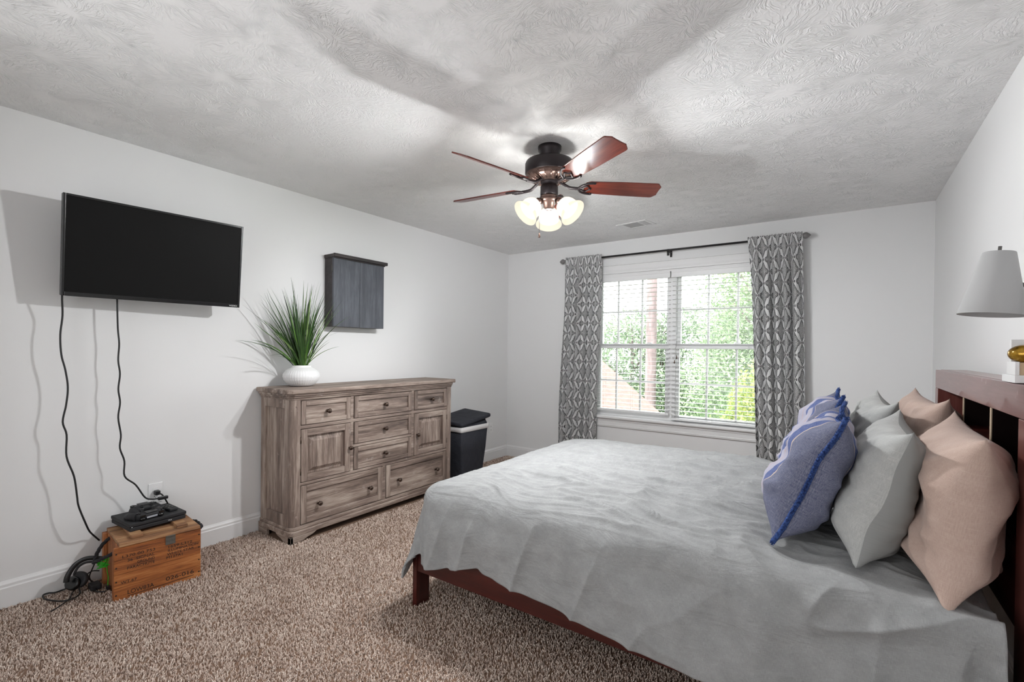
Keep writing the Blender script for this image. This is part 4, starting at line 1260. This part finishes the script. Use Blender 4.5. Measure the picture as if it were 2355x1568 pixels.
# ------------------------------------------------------------------ duvet
def duvet():
    x_edge, yn, yf = 1.735, -2.95, -1.555     # where the cloth starts to roll over
    x_head = 3.70
    r = .125
    zt = .648
    hang_f, hang_n, hang_b = .49, .50, .43
    ns, nt_ = 460, 420
    s = np.concatenate([np.linspace(-hang_f, 0, 90)[:-1], np.linspace(0, x_head - x_edge, ns - 89)])
    t = np.concatenate([np.linspace(-hang_n, 0, 100)[:-1], np.linspace(0, yf - yn, nt_ - 189), np.linspace(yf - yn, yf - yn + hang_b, 91)[1:]])
    S, Tt = np.meshgrid(s, t, indexing='ij')
    dx = np.clip(-S, 0, None); dyn = np.clip(-Tt, 0, None); dyf = np.clip(Tt - (yf - yn), 0, None)
    x = x_edge + np.clip(S, 0, None); y = yn + np.clip(Tt, 0, yf - yn)
    # hem length varies along the side
    xs = x_edge + S
    hemn = np.interp(xs, [1.3, 1.62, 1.72, 1.9, 2.04, 2.2, 2.4, 2.74, 3.1, 3.5, 3.7], [.83, .86, .93, .88, .80, .86, .90, .965, .97, .99, 1.0])
    dyn = dyn * hemn
    dy_ = dyn + dyf
    p = 3.2
    d = (dx ** p + dy_ ** p) ** (1 / p)
    mag = np.sqrt(dx ** 2 + dy_ ** 2) + 1e-9
    ux, uy = dx / mag, dy_ / mag
    sg = np.where(dyn > 0, -1.0, 1.0)
    a = np.clip(d / r, 0, np.pi / 2)
    rest = np.clip(d - r * np.pi / 2, 0, None)
    hor = r * np.sin(a) + rest * (.13 + .16 * (np.minimum(ux, uy) * 1.414) ** 2)
    drop = r * (1 - np.cos(a)) + rest * .985
    X = x - ux * hor; Y = y + sg * uy * hor
    # crown of the duvet: puffy middle, softer rim
    inx = sstep(0, .35, S); iny = sstep(0, .30, Tt) * (1 - sstep(yf - yn - .25, yf - yn, Tt))
    Z = zt - drop + .026 * np.minimum(inx, iny) - .02 * (1 - sstep(-.1, .25, S)) * (1 - sstep(0, .2, dx))
    Z = Z - .028 * sstep(3.05, 3.3, x_edge + S) * (1 - sstep(.0, .12, d))
    # wrinkles
    wx, wy = xs, yn + Tt
    onTop = (1 - sstep(.0, .12, d))
    warpx = wx + .10 * perlin(wx * 3, wy * 3, 21); warpy = wy + .07 * perlin(wx * 2.5 + 9, wy * 3, 22) + .18 * (wx - 2.6)* .5
    wr = ridge(warpx * 1.5, warpy * 8, 31, 6) * .020 + ridge(warpx * 2.6 + 3, warpy * 17, 32, 5) * .011 + ridge(warpx * 4, warpy * 30 + 5, 35, 3) * .004
    msk = (.35 + .65 * sstep(1.75, 2.5, wx)) * (1 - .75 * sstep(3.05, 3.3, wx)) * onTop * (1 - .5 * sstep(-2.0, -1.55, wy))
    bulk = perlin(wx * 2.1, wy * 2.4, 41) * .012 + perlin(wx * 5, wy * 7, 42) * .005
    Z = Z + (wr - .006) * msk + bulk * onTop
    # rumples near the near edge and the pillows
    edge = np.exp(-((d - .03) / .09) ** 2) * sstep(2.2, 3.2, wx)
    Z = Z + edge * (ridge(wx * 5 + wy * 3, wy * 6 - wx * 2, 51, 2) * .016 - .006)
    # folds of the hanging side
    side = sstep(.08, .30, d)
    nfold = perlin(wx * 3.0 + 7, wy * .7, 61) * .034 + ridge(wx * 3.4 + .9 * dyn, wy * .6, 62, 5) * .026 + perlin(wx * 8, wy * 3, 63) * .007
    for c, amp, sl in ((1.80, .034, .25), (1.98, .024, .3), (2.10, .016, .1)):
        nfold = nfold - amp * np.exp(-(((wx - c - sl * np.clip(dyn - .1, 0, 1) * .6) / .035) ** 2)) * sstep(.2, .45, dyn)
    mid = perlin(wx * 1.6, dyn * 2.2, 64) * .026 + perlin(wx * 4 + dyn * 3, dyn * 6 - wx * 2, 68) * .010
    Y = Y + sg * uy * (nfold * .8 + mid) * side
    X = X - ux * (perlin(wy * 3.5, wx * .8, 65) * .02 + mid) * side
    Z = Z + perlin(wx * 3.5, wy * 3.5, 66) * .012 * side
    # diagonal drag lines towards the head end
    dg = ridge((wx * .8 - wy * 1.1) * 3.2, (wx * .6 + wy * .5) * 1.6, 67, 4) * .022 * sstep(2.2, 3.3, wx) * sstep(.03, .15, d)
    Y = Y + sg * uy * dg
    # stitched hem line close to the edge of the top
    st = np.exp(-((dyn - .10) / .006) ** 2) * .0012
    Y = Y + sg * uy * st; Z = Z + st * .5
    # head end: cloth bends down behind the pillows and its loose edge curls
    hd = sstep(3.54, 3.70, wx)
    Y = Y + sg * uy * hd * side * (-.035 + .05 * np.sin(wx * 60) * .4)
    Z = Z - hd * .03 * onTop
    P = np.stack([X, Y, np.maximum(Z, .03)], -1)
    UV = np.stack([S, Tt], -1)
    o = grid_obj('duvet', P, UV, 'linen_grey')
    m = o.modifiers.new('thick', 'SOLIDIFY'); m.thickness = .012; m.offset = -1
    tag(o, 'light grey linen duvet spread over the bed and hanging over its sides', 'duvet')


duvet()


# ------------------------------------------------------------------ pillows
def pillow(name, label, cat, group, m, center, Lu, Lv, th, lean, yaw=0.0, seed=1, fringe=None, sag=0.0, flap=0.0, roll=0.0, crease=1.0, hem=0.0, back=None):
    n = 90
    def face(sign):
        u = np.linspace(-1, 1, n)[:, None] * np.ones((1, n)); v = np.linspace(-1, 1, n)[None, :] * np.ones((n, 1))
        raw = np.clip(1 - np.abs(u) ** 3.2, 0, 1) * np.clip(1 - np.abs(v) ** 2.8, 0, 1)
        prof = raw ** .44
        pin_u = 1 - .085 * (1 - v ** 2) ** 1.0 * np.abs(u) ** 4
        pin_v = 1 - .10 * (1 - u ** 2) ** 1.0 * np.abs(v) ** 4
        cr = (np.abs(u) * np.abs(v)) ** 9
        U = u * Lu / 2 * pin_u * (1 + .05 * cr); Vv = v * Lv / 2 * pin_v * (1 + .10 * cr)
        # wrinkles radiating from the corners and long creases
        ang = np.arctan2(1.02 - np.abs(v), 1.02 - np.abs(u))
        rad = np.sqrt((1.02 - np.abs(v)) ** 2 + (1.02 - np.abs(u)) ** 2)
        q = np.sign(u) * 3 + np.sign(v) * 7
        wr = soft(ang * 2.0 + q, rad * .8, seed, .26) * np.exp(-rad * 1.7) * .015
        wr = wr + soft(u * .9 + .5 * v + seed, v * 2.1 + .7 * u, seed + 1, .26) * .010 + perlin(u * 1.5, v * 1.5, seed + 2) * .018 + soft(u * 1.4 - v * .6, v * 3.6 - u * 1.5, seed + 5, .3) * .003
        wr = wr + (soft(u * 1.3 + v * .9, v * 1.1 - u * .9 + sign * 3, seed + 8, .34) * .012 - .004) * (crease - .6)
        w = sign * (prof * th / 2 + wr * np.clip(raw * 2.2, 0, 1))
        # heavier towards the bottom edge
        w = w * (1 + .16 * (-v))
        w = w + .012 * perlin(u * 1.5 + 3, v * 1.5, seed + 3) + flap * np.clip(np.abs(u) - .9, 0, 1) * 2
        Vv = Vv - sag * (1 - np.exp(-(u + 1) * 3)) * 0 - sag * np.exp(-(u + 1) * 4) 
        UV = np.stack([(u + 1) / 2 * Lu, (v + 1) / 2 * Lv], -1)
        if m == 'stripe_cloth': UV = np.stack([(v + 1) / 2 * Lv, (u + 1) / 2], -1)
        return np.stack([U, Vv, w], -1), UV
    A, ua = face(1); B, ub = face(-1)
    ed = np.zeros((n, n), bool); ed[0] = ed[-1] = True; ed[:, 0] = ed[:, -1] = True
    mid = (A + B) / 2
    A[ed] = mid[ed]; B[ed] = mid[ed]
    V = np.concatenate([A.reshape(-1, 3), B.reshape(-1, 3)])
    idx = np.arange(n * n).reshape(n, n)
    f1 = np.stack([idx[:-1, :-1].ravel(), idx[1:, :-1].ravel(), idx[1:, 1:].ravel(), idx[:-1, 1:].ravel()], 1)
    remap = np.concatenate([np.arange(n * n), np.where(ed.ravel(), np.arange(n * n), np.arange(n * n) + n * n)])
    f2 = remap[(f1 + n * n)[:, ::-1]]
    F = np.concatenate([f1, f2])
    # local: U along world y, V up the leaning plane, W towards the foot of the bed (-x)
    cl, sl = math.cos(lean), math.sin(lean)
    eu = Vector((0, 1, 0)); ev = Vector((sl, 0, cl)); ew = Vector((-cl, 0, sl))
    Mx = Matrix((eu, ev, ew)).transposed()
    Mx = Matrix.Rotation(yaw, 3, 'Z') @ Mx @ Matrix.Rotation(roll, 3, 'Z')
    W = V @ np.array(Mx).T
    me = bpy.data.meshes.new(name)
    set_mesh(me, W, F)
    lay = me.uv_layers.new(name='UVMap')
    UVs = np.concatenate([ua.reshape(-1, 2), ub.reshape(-1, 2)])
    luv = np.concatenate([f1, (f1 + n * n)[:, ::-1]]).ravel()
    lay.data.foreach_set('uv', UVs[luv].astype(np.float32).ravel())
    me.materials.append(MATS[m])
    if back:
        me.materials.append(MATS[back])
        me.polygons.foreach_set('material_index', np.r_[np.zeros(len(f1), np.int32), np.ones(len(f2), np.int32)])
    if fringe:
        t = thing(name, label, cat, center, 0, group)
        o = bpy.data.objects.new('cover', me); COL.objects.link(o); o.parent = t
        loop = [A[i, 0] for i in range(0, n, 2)] + [A[n - 1, j] for j in range(0, n, 2)] + [A[i, n - 1] for i in range(n - 1, 0, -2)] + [A[0, j] for j in range(n - 1, 0, -2)]
        pts = [Mx @ Vector(q) for q in loop]; pts.append(pts[0])
        fb = MB().tube(pts, .0085, 7, flat=.7)
        rg = random.Random(seed)
        big = smooth_path(pts, 10)
        for q in big + big + big:
            dv = (q.normalized() + Vector((rg.uniform(-1, 1), rg.uniform(-1, 1), rg.uniform(-1, 1))) * .9).normalized()
            sd = dv.cross(Vector((rg.uniform(-1, 1), rg.uniform(-1, 1), rg.uniform(-1, 1)))).normalized() * .0018
            a = q - dv * .004; b = q + dv * rg.uniform(.007, .013)
            fb.add([a - sd, a + sd, b + sd * .5, b - sd * .5], [(0, 1, 2, 3)])
        fb.build('fringe', fringe, t)
        return t
    o = bpy.data.objects.new(name, me); COL.objects.link(o); o.location = center
    if hem:
        path = [A[i, 0] for i in range(0, int(n * .8), 2)]
        outer = []
        for i, q in enumerate(path):
            wd_ = hem * min(1, (len(path) - 1 - i) / 6)
            outer.append(q + np.array([-.15, -.45, .9]) * wd_ + np.array([0, 0, .004 * math.sin(i * .4)]))
        P2 = np.array([path, [(a_ + b_) / 2 + np.array([0, -.004, .004]) for a_, b_ in zip(path, outer)], outer]) @ np.array(Mx).T
        UV2 = np.stack([np.repeat(np.linspace(0, 1.1, len(path))[None], 3, 0), np.repeat(np.array([[0], [.02], [.04]]), len(path), 1)], -1)
        ho = grid_obj('hem_flange', P2, UV2, m, o)
        sm = ho.modifiers.new('thick', 'SOLIDIFY'); sm.thickness = .004; sm.offset = 0
    tag(o, label, cat, group)
    return o


pillow('pillow', 'beige pillow slumped against the headboard directly behind the big two-tone grey pillow', 'pillow', 'beige pillows', 'linen_beige', (3.650, -2.665, .852), .72, .44, .195, R(8), R(-3), 5, sag=.03, roll=R(-2), crease=1.9)
pillow('pillow', 'beige pillow against the headboard on the window side, its corner poking above the grey ones', 'pillow', 'beige pillows', 'linen_beige', (3.648, -1.88, .880), .70, .44, .18, R(9), R(3), 15, crease=1.9)
pillow('pillow', 'big two-tone grey linen pillow with its darker plain side and seam showing', 'pillow', 'grey linen pillows', 'linen_pillow', (3.470, -2.60, .850), .68, .415, .185, R(17), R(-2), 25, crease=1.5, back='plain_grey')
pillow('pillow', 'grey linen pillow on the window side, mostly hidden behind the striped ones', 'pillow', 'grey linen pillows', 'linen_pillow', (3.462, -1.87, .872), .68, .425, .175, R(16), R(2), 35, crease=1.6, back='plain_grey')
pillow('striped_pillow', 'blue striped pillow with its dark fringed side facing out, beside the big two-tone grey pillow', 'pillow', 'blue striped pillows', 'stripe_cloth', (3.266, -2.63, .870), .55, .435, .18, R(25), R(0), 45, crease=1.4, fringe='fringe_blue')
pillow('striped_pillow', 'blue striped fringed pillow on the window side, tucked behind the first striped one', 'pillow', 'blue striped pillows', 'stripe_cloth', (3.252, -2.03, .885), .55, .44, .17, R(24), R(3), 55, crease=1.4, fringe='fringe_blue')

# ------------------------------------------------------------------ bedside lamp and egg ornament
lpz = 1.41
bl = thing('wall_lamp', 'white cone-shaded lamp on a curved metal arm above the headboard', 'lamp', (3.716, -2.75, lpz))
sh = []
for r_, z in ((.0885, 0), (.037, .187)):
    sh.append((r_, z))
shm = MB()
prof = [(.0765, 0), (.0767, .001), (.0365, .186), (.0350, .187), (.0350, .184), (.0750, .001), (.0765, 0)]
tl = Matrix.Shear('XY', 4, (0.045, 0.0)) if False else Matrix.Rotation(R(5), 4, 'Y') @ Matrix.Rotation(R(-1.5), 4, 'X')
shm.lathe(prof, n=64, mtx=tl, cap=(False, False))
sho = shm.build('lamp_shade', 'shade_cloth', bl)
MB().cyl(tl @ Vector((0, 0, .175)), tl @ Vector((0, 0, .205)), .0045, 12).build('finial', 'lamp_metal', bl)
sp = MB()
for k in range(3):
    a = k * 2.094 + .4
    sp.cyl(tl @ Vector((0, 0, .178)), tl @ Vector((.0355 * math.cos(a), .0355 * math.sin(a), .182)), .0015, 6)
sp.cyl(tl @ Vector((0, 0, .05)), tl @ Vector((0, 0, .18)), .006, 10)
sp.build('spider_fitting', 'lamp_metal', bl)
MB().ellipsoid(tl @ Vector((0, 0, .075)), (.022, .022, .03), 16, 10).build('bulb', 'white_plastic', bl)
MB().tube(smooth_path([(.005, 0, .10), (.045, 0, .097), (.075, -.01, .075), (.10, -.03, .02), (.12, -.05, -.05), (.12, -.06, -.1975)], 6), .0048, 10).lathe([(.045, -.1975), (.045, -.188), (.02, -.184), (.006, -.18)], (.12, -.06, 0), 24).build('arm', 'lamp_metal', bl)

eg = thing('egg_ornament', 'golden egg resting in a white holder on top of the headboard', 'ornament', (3.797, -2.772, 1.2128), R(0))
hm = MB().box((-.046, -.060, 0), (.050, .070, .022)).box((-.046, -.060, .022), (-.036, .020, .060))
hm.box((.040, -.060, .022), (.050, .020, .060)).box((-.040, .010, .022), (.048, .022, .124))
hm.build('holder', 'white_plastic', eg, .0015)
MB().box((-.0358, -.056, .0222), (.0398, .0098, .058)).build('inner_block', 'tan_card', eg, .001)
MB().ellipsoid((-.017, -.024, .0825), (.037, .036, .0262), 28, 18).build('egg', 'gold_egg', eg)


# ------------------------------------------------------------------ outdoors
struct(MB().box((-30, .6, -3.2), (30, 60, -3.1)).build('ground', 'lawn'), 'lawn below the window', 'ground')
rf = thing('neighbouring_roof', 'tan shingled roof slope seen low through the window', 'roof', (0, .35, 0))
slope = [(-6.0, 5.2), (.85, .16)]
def rz(x): return 1.173 - (x + .41) * .802
r_ = MB()
r_.add([(-3.0, 0, rz(-3.0)), (1.9, 0, rz(1.9)), (1.9, 3.15, rz(1.9)), (-3.0, 3.15, rz(-3.0)),
        (-3.0, 0, rz(-3.0) - .12), (1.9, 0, rz(1.9) - .12), (1.9, 3.15, rz(1.9) - .12), (-3.0, 3.15, rz(-3.0) - .12)],
       [(0, 1, 2, 3), (7, 6, 5, 4), (0, 4, 5, 1), (1, 5, 6, 2), (2, 6, 7, 3), (3, 7, 4, 0)])
r_.build('shingles', 'roof_shingle', rf)
MB().box((-2.8, .3, -3.45), (.9, 2.9, rz(.9) - .2)).build('walls', 'wall_paint', rf)
pine = thing('pine_tree', 'tall bare pine trunk rising past the window', 'tree', (-.91, 8, -3.1))
MB().tube([(0, 0, 0), (-.01, 0, 2.8), (0, 0, 5.5), (.01, 0, 9)], [.17, .15, .14, .11], 18).build('trunk', 'bark', pine)


def tree(name, label, loc, blobs, m, n, ls, trunk, seed):
    t = thing(name, label, 'tree', loc, 0, 'trees beyond the window')
    rg = np.random.default_rng(seed)
    V = []; tin = []
    for (c, r, k) in blobs:
        q = int(n * k)
        d = rg.normal(size=(q, 3)); d /= np.linalg.norm(d, axis=1)[:, None]
        rad = rg.uniform(.35, 1, q) ** .5
        lump = 1 + .25 * perlin(d[:, 0] * 3 + seed, d[:, 2] * 3 + d[:, 1] * 2, seed)
        p = np.array(c) + d * np.array(r) * (rad * lump)[:, None]
        a = rg.normal(size=(q, 3)); a /= np.linalg.norm(a, axis=1)[:, None]
        b = np.cross(a, rg.normal(size=(q, 3))); b /= np.linalg.norm(b, axis=1)[:, None]
        s = ls * rg.uniform(.6, 1.4, q)[:, None]
        V.append(np.stack([p - a * s, p + b * s * .45, p + a * s, p - b * s * .45], 1))
        tin.append(rg.uniform(0, 1, q))
    V = np.concatenate(V); tin = np.concatenate(tin)
    me = bpy.data.meshes.new('foliage')
    set_mesh(me, V.reshape(-1, 3), np.arange(len(V) * 4).reshape(-1, 4), False)
    me.attributes.new('tint', 'FLOAT', 'POINT').data.foreach_set('value', np.repeat(tin, 4).astype(np.float32))
    me.materials.append(MATS[m])
    o = bpy.data.objects.new('foliage', me); COL.objects.link(o); o.parent = t
    tb = MB().tube([(0, 0, 0), (.05, 0, trunk * .5), (0, .05, trunk)], [.12, .09, .04], 10)
    for k in range(6):
        a = k * 1.1 + seed
        tb.tube([(0, 0, trunk * (.45 + .08 * k)), (.6 * math.cos(a), .6 * math.sin(a), trunk * (.62 + .08 * k)), (1.2 * math.cos(a), 1.2 * math.sin(a), trunk * (.74 + .08 * k))], [.05, .03, .012], 6)
    tb.build('trunk', 'bark', t)


tree('leafy_tree', 'dense green tree left of the pine trunk', (-2.6, 11, -3.1), [((0, 0, 3.6), (1.9, 1.5, 2.2), 1), ((-.9, .2, 2.2), (1.8, 1.4, 1.8), .7), ((1.6, .6, 3.9), (1.6, 1.2, 2.0), .8), ((.3, 0, 1), (2.4, 1.3, 1.6), .7)], 'leaf_green', 12000, .062, 5.2, 3)
tree('leafy_tree', 'dark green tree right behind the pine trunk', (.8, 15.5, -3.1), [((0, 0, 4.6), (2.2, 1.5, 2.6), 1), ((-.6, 0, 1.8), (2.4, 1.5, 2.2), .9), ((1.5, 0, 3), (1.8, 1.5, 2.4), .8)], 'leaf_green', 12000, .075, 6, 5)
tree('leafy_tree', 'tall pale green tree filling the upper part of the right-hand window', (2.0, 8.8, -3.1), [((0, 0, 5.6), (1.75, 1.3, 2.4), 1.2), ((.9, 0, 7.4), (1.4, 1.2, 1.3), .6), ((-.4, 0, 3.4), (1.9, 1.3, 1.9), .9), ((1.6, 0, 4), (1.5, 1.3, 2.5), .8)], 'leaf_light', 15000, .05, 6.5, 7)
tree('leafy_bush', 'yellow-green bush low in the right-hand window', (2.35, 5.4, -3.1), [((0, 0, 3.1), (.9, .8, 1.15), 1), ((.6, .2, 2.4), (1.2, .9, 1.4), .9), ((-.7, .3, 2.0), (.9, .8, 1.2), .6)], 'leaf_yellow', 9000, .038, 3.4, 9)
